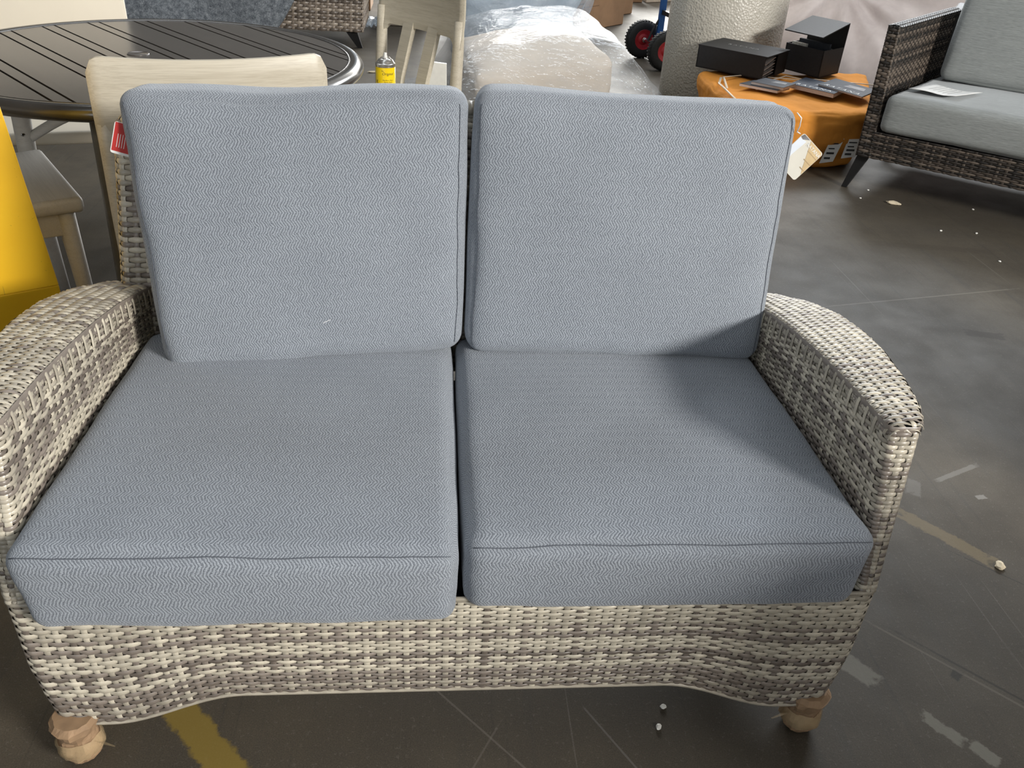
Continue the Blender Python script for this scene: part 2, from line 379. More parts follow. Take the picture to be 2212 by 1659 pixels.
# ------------------------------------------------------------------ warehouse shell
tag(MB().box((0, 4, -.05), (18, 20, .1)).build('floor', M['floor']), kind='structure')
def shell(name, boxes, m):
    b = MB()
    for c, d in boxes: b.box(c, d)
    tag(b.build(name, m), kind='structure')
shell('ceiling', [((0, 4, 5.75), (18, 20, .3))], M['ceil'])
shell('wall_left', [((-9.1, 4, 2.8), (.2, 20, 5.6))], M['wall'])
shell('wall_right', [((9.1, -5, 2.8), (.2, 2, 5.6)), ((9.1, 7.75, 2.8), (.2, 12.5, 5.6)), ((9.1, -1.25, 4.85), (.2, 5.5, 1.5))], M['wall'])
shell('wall_back', [((-5.0, 14.1, 2.8), (8, .2, 5.6)), ((7.5, 14.1, 2.8), (3, .2, 5.6)), ((2.5, 14.1, 5.0), (7, .2, 1.2))], M['wall'])
shell('wall_front', [((-7, -6.1, 2.8), (4, .2, 5.6)), ((4, -6.1, 2.8), (10, .2, 5.6)), ((-3, -6.1, 4.9), (4, .2, 1.4))], M['wall'])

# ------------------------------------------------------------------ weaving
def strip_mesh(name, blocks):
    vs = []; fs = []; n0 = 0
    for P in blocks:
        k, q, _ = P.shape
        vs.append(P.reshape(-1, 3)); i = np.arange(k-1)[:, None]*q + np.arange(q-1)[None, :] + n0; i = i.ravel()
        fs.append(np.stack([i, i+1, i+q+1, i+q], 1)); n0 += k*q
    V = np.concatenate(vs); F = np.concatenate(fs)
    me = bpy.data.meshes.new(name); me.vertices.add(len(V)); me.vertices.foreach_set('co', V.ravel())
    me.loops.add(F.size); me.loops.foreach_set('vertex_index', F.ravel().astype(np.int32))
    me.polygons.add(len(F)); me.polygons.foreach_set('loop_start', np.arange(0, F.size, 4, dtype=np.int32))
    me.polygons.foreach_set('use_smooth', np.ones(len(F), dtype=bool)); me.update(calc_edges=True); return me
class Weave:
    """plain weave over a surface S(tau, t): weavers run along tau, stakes along t"""
    def __init__(s, Sf, tau0, tau1, nrow, step, amp, sign=1, sub=4, sw=.48, fill=.96):
        s.S = Sf; s.a = tau0; s.b = tau1; s.n = nrow; s.st = step; s.amp = amp; s.sg = sign; s.sub = sub; s.sw = sw; s.fill = fill
    def fr(s, tau, t):
        e = 1e-3
        P = s.S(tau, t); T = s.S(tau+e, t) - s.S(tau-e, t); D = (s.S(tau, t+e*4) - s.S(tau, t-e*4))/(8*e)
        Tl = np.linalg.norm(T, axis=1, keepdims=True) + 1e-9; T = T/Tl
        N = np.cross(T, D); N = s.sg*N/(np.linalg.norm(N, axis=1, keepdims=True)+1e-9)
        return P, T, D, N
    def row(s, j):
        k0 = math.ceil(s.a/s.st*s.sub); k1 = math.floor(s.b/s.st*s.sub)
        tau = np.arange(k0, k1+1)*s.st/s.sub; t = np.full_like(tau, (j+.5)/s.n)
        P, T, D, N = s.fr(tau, t)
        c = np.cos(np.pi*tau/s.st + np.pi*j); off = s.amp*np.sign(c)*np.abs(c)**.7
        pitch = D/s.n*s.fill
        jit = (rnd.random()-.5)*.08
        prof = ((-.5, -.0012), (-.36, .0002), (.0, .0005), (.36, .0002), (.5, -.0012))
        wd = (1 + .20*c)[:, None]
        return np.stack([P + pitch*(q*wd+jit) + N*(off[:, None]+h) for q, h in prof], 1)
    def stake(s, k, ta=0., tb=1.):
        m = s.n*2+1; t = np.linspace(ta, tb, m); tau = np.full(m, k*s.st)
        P, T, D, N = s.fr(tau, t)
        c = -np.cos(np.pi*(t*s.n-.5) + np.pi*k); off = s.amp*.9*c
        w = s.st*s.sw
        prof = ((-.5, -.0008), (-.25, .0004), (.25, .0004), (.5, -.0008))
        return np.stack([P + T*(w*q) + N*(off[:, None]+h) for q, h in prof], 1)
    def stakes(s):
        return [(k, s.stake(k)) for k in range(math.ceil(s.a/s.st), math.floor(s.b/s.st)+1)]
def emit(wv, parent, name, pal, rows=None, singles=True, stakes=True, pick=None):
    rows = range(wv.n) if rows is None else rows
    rest = {}
    for j in rows:
        mk = pick(j) if pick else rnd.choice(pal)
        if singles: link('wicker_strand', strip_mesh('wicker_strand', [wv.row(j)]), M[mk], parent)
        else: rest.setdefault(mk, []).append(wv.row(j))
    if stakes:
        for k, P in wv.stakes(): rest.setdefault(rnd.choice(pal), []).append(P)
    join_strips(rest, parent, name)
def join_strips(rest, parent, name):
    if not rest: return
    keys = list(rest); blocks = []; mi = []
    for i, k in enumerate(keys):
        for P in rest[k]: blocks.append(P); mi += [i]*((P.shape[0]-1)*(P.shape[1]-1))
    me = strip_mesh(name, blocks)
    for k in keys: me.materials.append(M[k])
    me.polygons.foreach_set('material_index', np.array(mi, dtype=np.int32))
    link(name, me, None, parent, kind='stuff')

# ------------------------------------------------------------------ the wicker loveseat
seat = thing('wicker_loveseat', 'grey-brown woven wicker loveseat with curved arms and paper-wrapped feet', 'loveseat')
ip = np.interp
Ya = np.array([.05, .06, .12, .2, .3, .4, .5, .6, .7])
def xin(y): return ip(y, Ya, [.613, .612, .610, .607, .603, .600, .597, .592, .588])
def xout(y): return ip(y, Ya, [.664, .668, .690, .707, .723, .733, .736, .727, .690])
def ztop(y): return ip(y, Ya, [.601, .606, .605, .602, .594, .581, .562, .538, .508])
def xo(z): return ip(z, [.08, .14, .2, .335, .43, .53, .62], [.622, .634, .643, .646, .652, .660, .666])
def zb(x): q = np.clip((.545-np.abs(x))/.22, 0, 1); return .078 + .060*q*q*(3-2*q)
ZR = .335
def side_x(y, z): f = np.clip((z-.10)/.48, 0, 1); return xo(np.minimum(z, .33))*(1-f) + (xout(y)-.002)*f
def S_apron(tau, t):
    a = np.abs(tau); sg = np.sign(tau); Lf = .605; r = .018; La = r*np.pi/2
    zf = zb(a); zs = np.where(a < Lf, zf, .078 + .055*np.clip((a-Lf-.12)/.15, 0, 1)*np.clip((Lf+.62-a)/.12, 0, 1))
    z = ZR*(1-t) + zs*t
    X0 = xo(z); th = np.clip((a-Lf)/La, 0, 1)*np.pi/2; ys = np.clip(a-Lf-La, 0, None)
    xs = np.where(a < Lf, a*(X0-r)/Lf, X0-r+r*np.sin(th)); yy = np.where(a < Lf, 0, r-r*np.cos(th)) + ys
    xs = np.where(ys > 0, side_x(yy, z) + (X0-side_x(np.full_like(yy, r), z))*np.exp(-ys/.02), xs)
    return np.stack([sg*xs, yy, z], 1)
def S_arm(sg):
    A, B, Cc = .60, .019, .034; r = .012
    c1, c2, c3 = A, A+B, A+B+Cc; c4 = c3+B
    def f(tau, t):
        yf0 = .06; 
        yin = .69 + (yf0+r-.69)*np.clip(tau/A, None, 1); yo = yf0+r + (tau-c4)/.60*.62
        ytop = np.where(tau < c1, yin, np.where(tau > c4, yo, yf0+.006))
        zt = ztop(ytop) - .003; z = zt*(1-t) + ZR*t
        yf = .06*np.clip((z-ZR)/.27, 0, 1); dy = yf-yf0
        xi = xin(ytop); xe = np.maximum(xo(z), .0)
        xsd = side_x(yo, z)
        th1 = np.clip((tau-c1)/B, 0, 1)*np.pi/2; th2 = np.clip((tau-c3)/B, 0, 1)*np.pi/2
        fl = np.clip((tau-c2)/Cc, 0, 1)
        x = np.where(tau <= c1, xi, np.where(tau <= c2, xi+r-r*np.cos(th1), np.where(tau <= c3, xi+r+(xe-xi-2*r)*fl, np.where(tau <= c4, xe-r+r*np.sin(th2), xsd + (xe-side_x(np.full_like(yo, yf0+r), z))*np.exp(-(np.clip(tau-c4, 0, None))/.010)))))
        y = np.where(tau <= c1, yin + dy*np.clip(tau/A, 0, 1)**3, np.where(tau <= c2, yf+r-r*np.sin(th1), np.where(tau <= c3, yf, np.where(tau <= c4, yf+r-r*np.cos(th2), yo + dy*np.exp(-np.clip(tau-c4, 0, None)/.15)))))
        return np.stack([sg*x, y, z], 1)
    return f, 0.0, c4+.60
def S_top(sg):
    # tau across the arm measured from the inner edge, t along the arm (0 front, 1 back)
    def raw(tau, t):
        y = .056 + t*.642; ins = .013-np.sqrt(np.maximum(.013**2-(.013-np.clip(y-.056, 0, .013))**2, 0)); W = xout(y)-xin(y)-2*ins; a = tau-ins*0; zt = ztop(y)
        x = xin(y) + np.clip(a, -.004, W+.004); 
        z = zt + .004*np.sin(np.clip(a/W, 0, 1)*np.pi) + np.minimum(a, 0)*.0
        e = .009
        di = np.clip(e-a, 0, None); do = np.clip(a-(W-e), 0, None)
        z = z - np.where(di > 0, np.minimum(di**2/(2*e)*1.4, 1e9) , 0) - np.where(do > 0, do**2/(2*e)*1.4, 0)
        x = xin(y) + ins + np.clip(a, 0, W) - .0015*np.clip(-a/.004, 0, 1) - .001*np.clip((a-W+.004)/.004, 0, 1)
        fz = np.clip((.075-y)/.02, 0, 1)
        z = z - .012*fz*fz
        return np.stack([sg*x, y, z], 1)
    return raw
# dark cores behind the weave
def core_grid(Sf, a, b, sign, nt=90, nv=8, t1=1.0):
    wv = Weave(Sf, a, b, 10, .02, 0, sign); P = []
    for t in np.linspace(0, t1, nv):
        tau = np.linspace(a, b, nt); p, T, D, N = wv.fr(tau, np.full(nt, t)); P.append(p - N*.0042)
    return P
fc = MB(); fc.grid(core_grid(S_apron, -1.28, 1.28, -1))
apron = fc.build('front_apron', M['core'], seat, smooth=True, solid=.003)
wv = Weave(S_apron, -1.28, 1.28, 30, .0195, .0017, -1)
emit(wv, apron, 'apron_stakes', PAL)
# bottom and top binding
for tt, rr in ((1.0, .0034), (0.0, .004)):
    tau = np.linspace(-1.27, 1.27, 220); P = S_apron(tau, np.full(220, tt)); b = MB().tube([tuple(p) for p in P], rr, 6); b.build('binding', M['w_tan'], seat, smooth=True)
for sg in (1, -1):
    f, a, b = S_arm(sg)
    ac = MB().grid(core_grid(f, a, b, -sg)); 
    tp = []
    for y in np.linspace(.058, .70, 30): tp.append([(sg*(xin(y)+.004), y, ztop(y)-.007), (sg*(xout(y)-.004), y, ztop(y)-.007)])
    ac.grid(tp)
    arm = ac.build('armrest', M['core'], seat, smooth=True)
    wv = Weave(f, a, b, 40, .0205, .0017, -sg)
    emit(wv, arm, 'arm_stakes', PAL, rows=range(1, 30), stakes=True)
    emit(wv, arm, 'hidden_strands', PAL, rows=range(30, 40), singles=False, stakes=False)
    # edge strand along the inner top edge, then the crosswise strands of the arm top
    tau = np.linspace(a+.005, b-.01, 160); P, T, D, N = wv.fr(tau, np.full(160, .012))
    strip = np.stack([P + np.array([0, 0, 1])*q + N*h for q, h in ((-.0065, .0005), (-.003, .0016), (.003, .0016), (.0055, .0))], 1)
    link('edge_strand', strip_mesh('edge_strand', [strip]), M['w_taupe'], arm)
    St = S_top(sg); n = 94; g = {}
    for j in range(n):
        t = (j+.5)/n; y = .056+t*.642; ins = .013-math.sqrt(max(.013**2-(.013-min(max(y-.056, 0), .013))**2, 0)); W = float(xout(y)-xin(y))-2*ins; wrap = (j % 4 == 1) and y > .07
        tau = np.arange(-.0105 if wrap else -.005, W+.0008, .0026)
        tw = Weave(St, 0, 1, n, .0195, .0019, sg, sw=.5)
        P, T, D, N = tw.fr(tau, np.full(len(tau), t))
        c = np.cos(np.pi*tau/.0195 + np.pi*j); off = .0019*np.sign(c)*np.abs(c)**.7
        edge = (tau < .004) | (tau > W-.004); off = np.where(edge, .0022 if wrap else .0004, off)
        if wrap:
            low = tau < -.004; P[low] += np.array([0, 0, -1])*(-.004-tau[low])[:, None]*.9
        prof = ((-.5, -.0010), (-.25, .0004), (.25, .0004), (.5, -.0010))
        Y = np.array([0, 1., 0])*.642/n*1.12; Y = np.where(edge[:, None], Y*1.0, Y)
        B = np.stack([P + Y*q + N*(off[:, None]+h) for q, h in prof], 1)
        mk = rnd.choice(['w_cream', 'w_tan', 'w_tan', 'w_taupe'] if not wrap else ['w_cream', 'w_tan'])
        if j % 1 == 0 and j < 94: link('top_strand', strip_mesh('top_strand', [B]), M[mk], arm)
    for k in range(0, 8):
        a0 = k*.0195; tt = np.array([t for t in np.linspace(0, 1, 2*n+1) if a0 < float(xout(.056+t*.642)-xin(.056+t*.642))-.004])
        if len(tt) < 6 or k == 0: continue
        tw = Weave(St, 0, 1, n, .0195, .0019, sg); P, T, D, N = tw.fr(np.full(len(tt), a0), tt)
        off = -.0017*np.cos(np.pi*(tt*n-.5) + np.pi*k)
        B = np.stack([P + T*(.0085*q) + N*(off[:, None]+h) for q, h in ((-.5, -.0008), (-.25, .0004), (.25, .0004), (.5, -.0008))], 1)
        g.setdefault(rnd.choice(['w_cream', 'w_tan', 'w_taupe']), []).append(B)
    join_strips(g, arm, 'top_stakes')
# back: leaning panel wrapped in wicker
def ybk(z): return .65 + (z-.5)*.23
def S_back(tau, t):
    z = .868*(1-t) + .36*t; a = np.abs(tau); sg = np.sign(tau); X0 = .648 - .02*np.clip((z-.5)/.4, 0, 1) - .13*np.clip((z-.80)/.085, 0, 1)**2; r = .02
    Lf = .61; La = r*np.pi/2; th = np.clip((a-Lf)/La, 0, 1)*np.pi/2; yd = np.clip(a-Lf-La, 0, None)
    x = np.where(a < Lf, a*(X0-r)/Lf, X0-r+r*np.sin(th)); y = ybk(z) + np.where(a < Lf, 0, r-r*np.cos(th)) + yd
    return np.stack([sg*x, y, z], 1)
bk = MB().grid(core_grid(S_back, -.70, .70, -1)); bp = core_grid(S_back, -.70, .70, -1)
back = bk.build('backrest', M['core'], seat, smooth=True)
wv = Weave(S_back, -.70, .70, 54, .0205, .0017, -1)
emit(wv, back, 'back_weave', PAL, singles=False)
rear = MB().hexa([(-.64, .69, .34), (.64, .69, .34), (.64, .71, .34), (-.64, .71, .34), (-.53, .755, .84), (.53, .755, .84), (.53, .79, .84), (-.53, .79, .84)], .004)
rear.build('rear_panel', M['w_taupe'], back)
tp = MB()
for i in range(72):
    x = -.50 + i*1.0/71; tp.tube([(x, .729, .855), (x, .734, .868), (x, .752, .874), (x, .776, .868), (x+.002, .784, .855)], .0082, 5, flat=.35, upv=(0, 0, 1))
tp.build('top_wrap_strands', M['w_tan'], back, kind='stuff', smooth=True)
MB().box((0, .33, .318), (1.19, .60, .025)).build('seat_deck', M['core'], seat)
# legs: paper-wrapped feet
def foot(x, y, seed, label=None, detail=True):
    f = lambda th, z: 1 + .14*fbm((math.cos(th)*1.6+seed, math.sin(th)*1.6, z*40), 1.3) + .16*abs(fbm((math.cos(th)*2.6+seed, math.sin(th)*2.6, z*60), 1.6)) - .02
    b = MB().lathe([(.012, .001), (.022, .003), (.027, .010), (.030, .018), (.032, .026), (.033, .034), (.031, .042), (.028, .050), (.0285, .058), (.030, .066), (.0355, .076), (.0375, .086), (.036, .0865), (.030, .094)], (x, y, 0), 30, fn=f)
    lg = b.build('leg', M['kraft'], seat, label, smooth=False)
    if detail:
        tpz = MB().lathe([(.0325, .022), (.0345, .032), (.0335, .042), (.0305, .054)], (x, y, 0), 28, fn=f, cap=False)
        tpz.build('packing_tape', M['tape'], lg, smooth=True)
        s = 1 if x < 0 else -1
        fl = MB().grid([[(x+s*.028, y-.016, .050), (x+s*.028, y-.002, .036)], [(x+s*.044, y-.020, .046), (x+s*.044, y-.006, .030)], [(x+s*.058, y-.018, .036), (x+s*.054, y-.008, .026)]])
        fl.build('tape_end', M['tape'], lg, smooth=True)
    return lg
foot(-.598, .004, 1.0, 'leg wrapped in brown paper and clear tape')
foot(.600, .022, 4.0, 'leg wrapped in brown paper and clear tape')
foot(-.60, .64, 2.0, detail=False); foot(.60, .64, 3.0, detail=False)

# ------------------------------------------------------------------ cushions
def cushion(name, corners, dims, r, label, cat, group=None, seed=0, bulge=(.01, .01, .012), seg=30, wr=.004, uvrot=False, sag=None, mat=None):
    """corners: 8 points (x-,y-,z-),(x+,y-,z-),(x+,y+,z-),(x-,y+,z-) then z+; y- is the front"""
    C8 = np.array(corners, float); h = np.array(dims)/2
    u = np.linspace(-1, 1, seg+1); u = np.sign(u)*(1-(1-np.abs(u))**1.7)
    verts = []; faces = []; uvs = []; idx = {}
    def vert(p):
        key = tuple(np.round(p, 5))
        if key in idx: return idx[key]
        q = np.array(p)*h; inn = np.clip(q, -(h-r), h-r); d = q-inn; L = np.linalg.norm(d)
        q2 = inn + (d/L*r if L > 1e-9 else 0)
        q2 = np.where(np.abs(np.array(p)) < .9999, q2, q2)
        e = np.array(p)
        for ax in range(3):
            o1, o2 = [k for k in range(3) if k != ax]
            q2[ax] += np.sign(e[ax])*(abs(e[ax])**6)*bulge[ax]*(1-abs(e[o1])**2.5)*(1-abs(e[o2])**2.5)
        s = (q2/h+1)/2
        wgt = [(1-s[0])*(1-s[1])*(1-s[2]), s[0]*(1-s[1])*(1-s[2]), s[0]*s[1]*(1-s[2]), (1-s[0])*s[1]*(1-s[2]), (1-s[0])*(1-s[1])*s[2], s[0]*(1-s[1])*s[2], s[0]*s[1]*s[2], (1-s[0])*s[1]*s[2]]
        P = sum(wi*c for wi, c in zip(wgt, C8))
        ed = max(sorted(np.abs(e))[1]**4, 0)
        P = P + np.array([fbm((P[0]+seed, P[1], P[2]), 9), fbm((P[0], P[1]+seed+5, P[2]), 9), fbm((P[0], P[1], P[2]+seed+9), 9)])*wr*(.35+.65*ed)
        P = P + np.array([fbm((P[0]+seed, P[1], P[2]), 28), fbm((P[0], P[1]+seed+5, P[2]), 28), fbm((P[0], P[1], P[2]+seed+9), 28)])*wr*.45*ed
        if sag: P = P + sag(e, P)
        idx[key] = len(verts); verts.append(tuple(P)); return idx[key]
    n = seg
    for ax in range(3):
        for sd in (-1, 1):
            o1, o2 = [k for k in range(3) if k != ax]
            for i in range(n):
                for j in range(n):
                    q = []
                    for (a, b) in ((u[i], u[j]), (u[i+1], u[j]), (u[i+1], u[j+1]), (u[i], u[j+1])):
                        p = [0, 0, 0]; p[ax] = sd; p[o1] = a; p[o2] = b; q.append((vert(p), a*h[o1], b*h[o2]))
                    flip = (sd > 0) == (ax == 1)
                    if flip: q = q[::-1]
                    faces.append([z[0] for z in q])
                    for z in q:
                        uvs += [z[1], z[2]] if not (ax == 0) else [z[1], z[2]]
    me = bpy.data.meshes.new(name); me.from_pydata(verts, [], faces)
    ul = me.uv_layers.new(name='UVMap'); ul.data.foreach_set('uv', np.array(uvs, dtype=np.float32))
    me.polygons.foreach_set('use_smooth', [True]*len(faces))
    o = link(name, me, mat or M['fab']); tag(o, label, cat, group)
    def at(p): return Vector(verts[vert(p)])
    o_at = lambda p: _surf(me, verts, idx, u, p)
    return o, o_at
def _surf(me, verts, idx, u, p):
    q = [x if abs(x) > .9999 else float(u[np.argmin(np.abs(u-x))]) for x in p]
    key = tuple(np.round(q, 5)); return Vector(verts[idx[key]])
def seam(parent, at, pts, off, rad=.0007, m='fab_seam'):
    P = []
    for p in pts:
        v = at(p) + Vector(off)
        if not P or (v-P[-1]).length > 1e-4: P.append(v)
    MB().tube(P, rad, 5).build('seam', M[m], parent, smooth=True)
def lin(a, b, n=34): return [tuple(a[i]+(b[i]-a[i])*k/(n-1) for i in range(3)) for k in range(n)]

GS = 'blue-grey seat cushions on the loveseat'
sl, at = cushion('seat_cushion', [(-.601, -.032, .309), (-.008, -.038, .314), (-.008, .60, .335), (-.584, .60, .335), (-.613, -.037, .463), (-.006, -.040, .459), (-.006, .60, .458), (-.586, .60, .458)],
        (.59, .63, .125), .026, 'blue-grey herringbone seat cushion resting in front of the lower-sitting back cushion', 'cushion', GS, 1.0, (.004, .008, .010))
seam(sl, at, lin((-.985, -1, .93), (.985, -1, .93)), (0, -.0005, .0010))
sr, at = cushion('seat_cushion', [(.004, -.016, .319), (.598, -.016, .315), (.584, .60, .335), (.004, .60, .335), (.002, -.018, .455), (.611, -.018, .461), (.586, .60, .457), (.002, .60, .457)],
        (.595, .615, .125), .026, 'blue-grey herringbone seat cushion below the back cushion with the white hang tag', 'cushion', GS, 7.0, (.004, .008, .010))
seam(sr, at, lin((-.985, -1, .93), (.985, -1, .93)), (0, -.0005, .0010))
GB = 'blue-grey back cushions on the loveseat'
def sagL(e, P):
    k = max(0, e[2])**4; return np.array([0, 0, k*(-.010*math.exp(-((e[0]+.15)/.45)**2) + .004*e[0])])
bl, at = cushion('back_cushion', [(-.522, .452, .438), (.012, .515, .462), (.010, .62, .462), (-.535, .60, .452), (-.578, .600, .908), (.012, .592, .920), (.014, .700, .915), (-.572, .708, .902)],
        (.575, .13, .475), .031, 'blue-grey herringbone back cushion standing in front of the red tag', 'cushion', GB, 3.0, (.004, .022, .006), wr=.006, sag=sagL)
seam(bl, at, lin((-.96, -1, -.93), (-.96, -1, .93)), (-.0006, -.0006, 0)); seam(bl, at, lin((.96, -1, .93), (.96, -1, -.93)), (.0006, -.0006, 0))
def sagR(e, P):
    k = max(0, e[2])**4; return np.array([0, 0, k*(.006*math.exp(-((e[0]+.8)/.3)**2) - .003*math.exp(-((e[0]-.1)/.4)**2))])
br, at = cushion('back_cushion', [(.018, .515, .460), (.594, .502, .452), (.588, .62, .454), (.02, .62, .460), (.026, .592, .924), (.606, .600, .920), (.602, .705, .910), (.028, .70, .916)],
        (.58, .13, .475), .031, 'blue-grey herringbone back cushion with a white hang tag at its corner', 'cushion', GB, 11.0, (.004, .022, .006), wr=.006, sag=sagR)
seam(br, at, lin((-.96, -1, -.93), (-.96, -1, .93)), (-.0006, -.0006, 0)); seam(br, at, lin((.96, -1, .93), (.96, -1, -.93)), (.0006, -.0006, 0))
# loose threads and a care label
MB().tube([(-.248, .492, .528), (-.240, .491, .535), (-.228, .493, .540)], .0006, 4).build('loose_thread', M['thread'], bl)
MB().tube([(-.511, .463, .460), (-.509, .456, .452), (-.5105, .452, .448)], .0007, 4).build('loose_thread', M['thread'], bl)
MB().box((-.175, .485, .4625), (.018, .020, .0008)).build('care_label', M['white'], bl, 'white care label sliver')

# ------------------------------------------------------------------ hang tags
tg = thing('hang_tag', 'white and beige printed hang tag on a white string at a back cushion corner', 'tag', (.639, .612, .78))
A, B, D = Vector((.6185, .612, .8755)), Vector((.6595, .612, .841)), Vector((.595, .612, .820))
Mt = frame((0, 0, 0), (B-A), (A-D)); Mt = Matrix.Translation(-tg.location) @ Matrix.Translation((A+B+D+B-A+D-A-D)/1.0*0 + (B+D)/2) @ Mt
Wd, Ht = (B-A).length*1.1, (A-D).length*1.12
def rr(wd, ht, r=.005, n=5):
    P = []
    for cx, cy, a0 in ((wd/2-r, ht/2-r, 0), (-wd/2+r, ht/2-r, 90), (-wd/2+r, -ht/2+r, 180), (wd/2-r, -ht/2+r, 270)):
        for k in range(n): th = R(a0+90*k/(n-1)); P.append((cx+r*math.cos(th), cy+r*math.sin(th)))
    return P
def card(name, poly, z0, z1, m, parent, Mx, label=None):
    b = MB().prism(poly, z0, z1); me = b.mesh(name); me.transform(Mx); return link(name, me, m, parent, label)
card('card', rr(Wd, Ht), -.0006, 0, M['tag_cream'], tg, Mt)
hw, hh = Wd/2, Ht/2
card('beige_photo', [(-hw*.25, hh*.97), (hw*.85, hh*.97), (hw*.98, hh*.85), (hw*.98, -hh*.55), (hw*.70, -hh*.25)], 0, .0003, M['tag_beige'], tg, Mt)
for k in range(3):
    y0 = hh*(.55-.42*k); x0 = hw*(.08+.22*k)
    card('plank_line', [(x0, y0), (hw*.97, y0), (hw*.97, y0-.0016), (x0, y0-.0016)], .0003, .0004, M['tag_wood'], tg, Mt)
card('pale_photo', [(-hw*.98, hh*.70), (-hw*.45, hh*.78), (-hw*.52, -hh*.2), (-hw*.30, -hh*.97), (-hw*.8, -hh*.97), (-hw*.98, -hh*.8)], 0, .0003, M['tag_blue'], tg, Mt)
card('sand_photo', [(-hw*.40, -hh*.62), (-hw*.30, -hh*.97), (-hw*.8, -hh*.97), (-hw*.72, -hh*.7)], .0003, .0004, M['tag_beige'], tg, Mt)
card('corner_grey_print', [(-hw*.9, hh*.97), (-hw*.35, hh*.97), (-hw*.75, hh*.72), (-hw*.98, hh*.78)], .0003, .0004, M['cover_photo'], tg, Mt)  # grey patch across the upper corner of the tag
text('lettering', 'RATANA', Wd*.155, Mt @ Matrix.Translation((hw*.33, hh*.74, .0005)), M['white'], tg, .0002, 1.05)
b = MB().tube([(-.044, -.022, .136), (-.0355, -.026, .128), (-.0335, -.022, .112), (-.032, -.012, .100), (-.021, -.002, .094)], .0011, 6); b.build('string', M['white'], tg, smooth=True)
card('back_card', [(-hw*.98, -hh*.92), (-hw*.2, -hh*.92), (-hw*.2, hh*.5), (-hw*.98, hh*.5)], -.012, -.0115, M['tag_blue'], tg, Mt @ Matrix.Rotation(.35, 4, 'Z') @ Matrix.Translation((-.004, -.004, 0)))
rg = thing('red_tag', 'red printed tag with white edge behind the back cushion', 'tag', (-.575, .612, .80))
Mr = frame((.0, .0, .02), (.95, .1, -.30), (.32, .05, .93))
card('card', rr(.040, .056, .004), -.0006, 0, M['white'], rg, Mr)
card('red_print', [(-.0185, -.0235), (.0195, -.0235), (.0195, .027), (-.0185, .027)], 0, .0003, M['red_tag'], rg, Mr)
for k in range(4): card('print_line', [(-.012+.004*k, -.016), (-.011+.004*k, -.016), (-.011+.004*k, .008), (-.012+.004*k, .008)], .0003, .0005, M['white'], rg, Mr)

# ------------------------------------------------------------------ patio table
TC = Vector((-.8402, 1.7306, 0)); TR = .5933; TZ = .734; TA = R(-51.165)
tb = thing('patio_table', 'round dark slatted metal patio table behind the loveseat', 'table', TC)
slots = [-.539, -.499, -.399, -.361, -.2495, -.2115, -.111, -.0725, .0315, .0665, .170, .208, .311, .346, .4525, .487]
Ri = .548; Rt = Matrix.Rotation(TA, 4, 'Z')
ed = [-Ri] + slots + [Ri]
for k in range(len(ed)-1):
    a, b = ed[k]+.0034, ed[k+1]-.0034
    if b-a < .004: continue
    P = []
    hx = lambda y: math.sqrt(max(Ri*Ri-y*y, 0))
    ys = [a+(b-a)*i/8 for i in range(9)]
    P = [(hx(y), y) for y in ys] + [(-hx(y), y) for y in ys[::-1]]
    P = [p for i, p in enumerate(P) if i == 0 or (Vector(p)-Vector(P[i-1])).length > 1e-5]
    o = MB().prism(P, TZ-.014, TZ-.003).build('slat', M['table'], tb); o.matrix_local = Rt
MB().lathe([(.05, TZ-.030), (Ri-.02, TZ-.030), (Ri-.02, TZ-.024), (.05, TZ-.024)], n=64).build('underframe', M['black_gap'], tb)
prof = []
for k in range(17):
    th = R(-100 + 260*k/16); prof.append((TR-.026+.026*math.cos(th), TZ-.020+.020*math.sin(th)))
prof = [(Ri-.004, TZ-.034)] + prof + [(Ri+.006, TZ-.0015), (Ri+.002, TZ-.001), (Ri-.001, TZ-.004), (Ri-.003, TZ-.016)]
MB().lathe(prof, n=120, cap=False).build('rim', M['table_rim'], tb, smooth=True)
MB().lathe([(.030, TZ-.012), (.030, TZ-.0016), (.0285, TZ-.0004), (.0265, TZ-.0010), (.0255, TZ-.0018), (.0003, TZ-.0018)], (-.038, .007, 0), 40).build('umbrella_hole_cap', M['table'], tb, smooth=True)
for k in range(4):
    an = R(-94 + 90*k); ca, sa = math.cos(an), math.sin(an); r0 = .415
    L = [(r0*ca*q, r0*sa*q, z) for q, z in ((.97, TZ-.02), (.98, .55), (1.0, .35), (1.03, .15), (1.08, .0))]
    lg = MB().tube(L, [.026, .026, .025, .023, .02], 14).build('leg', M['table_leg'] if k != 3 else M['chair_grey'], tb, smooth=True)  # one leg in a paler finish, standing in for light on it
    br_ = [(r0*ca*(1-q*.72), r0*sa*(1-q*.72), .462 + .12*math.sin(q*math.pi*.5)) for q in np.linspace(0, 1, 11)]
    MB().tube(br_, .012, 8, flat=1.2).build('brace', M['chair_grey'], tb, smooth=True)
    MB().lathe([(.004, -.004), (.007, 0), (.004, .004)], (r0*ca*1.0+.012, r0*sa-.024, .49), 8).build('bolt', M['chrome'], lg)

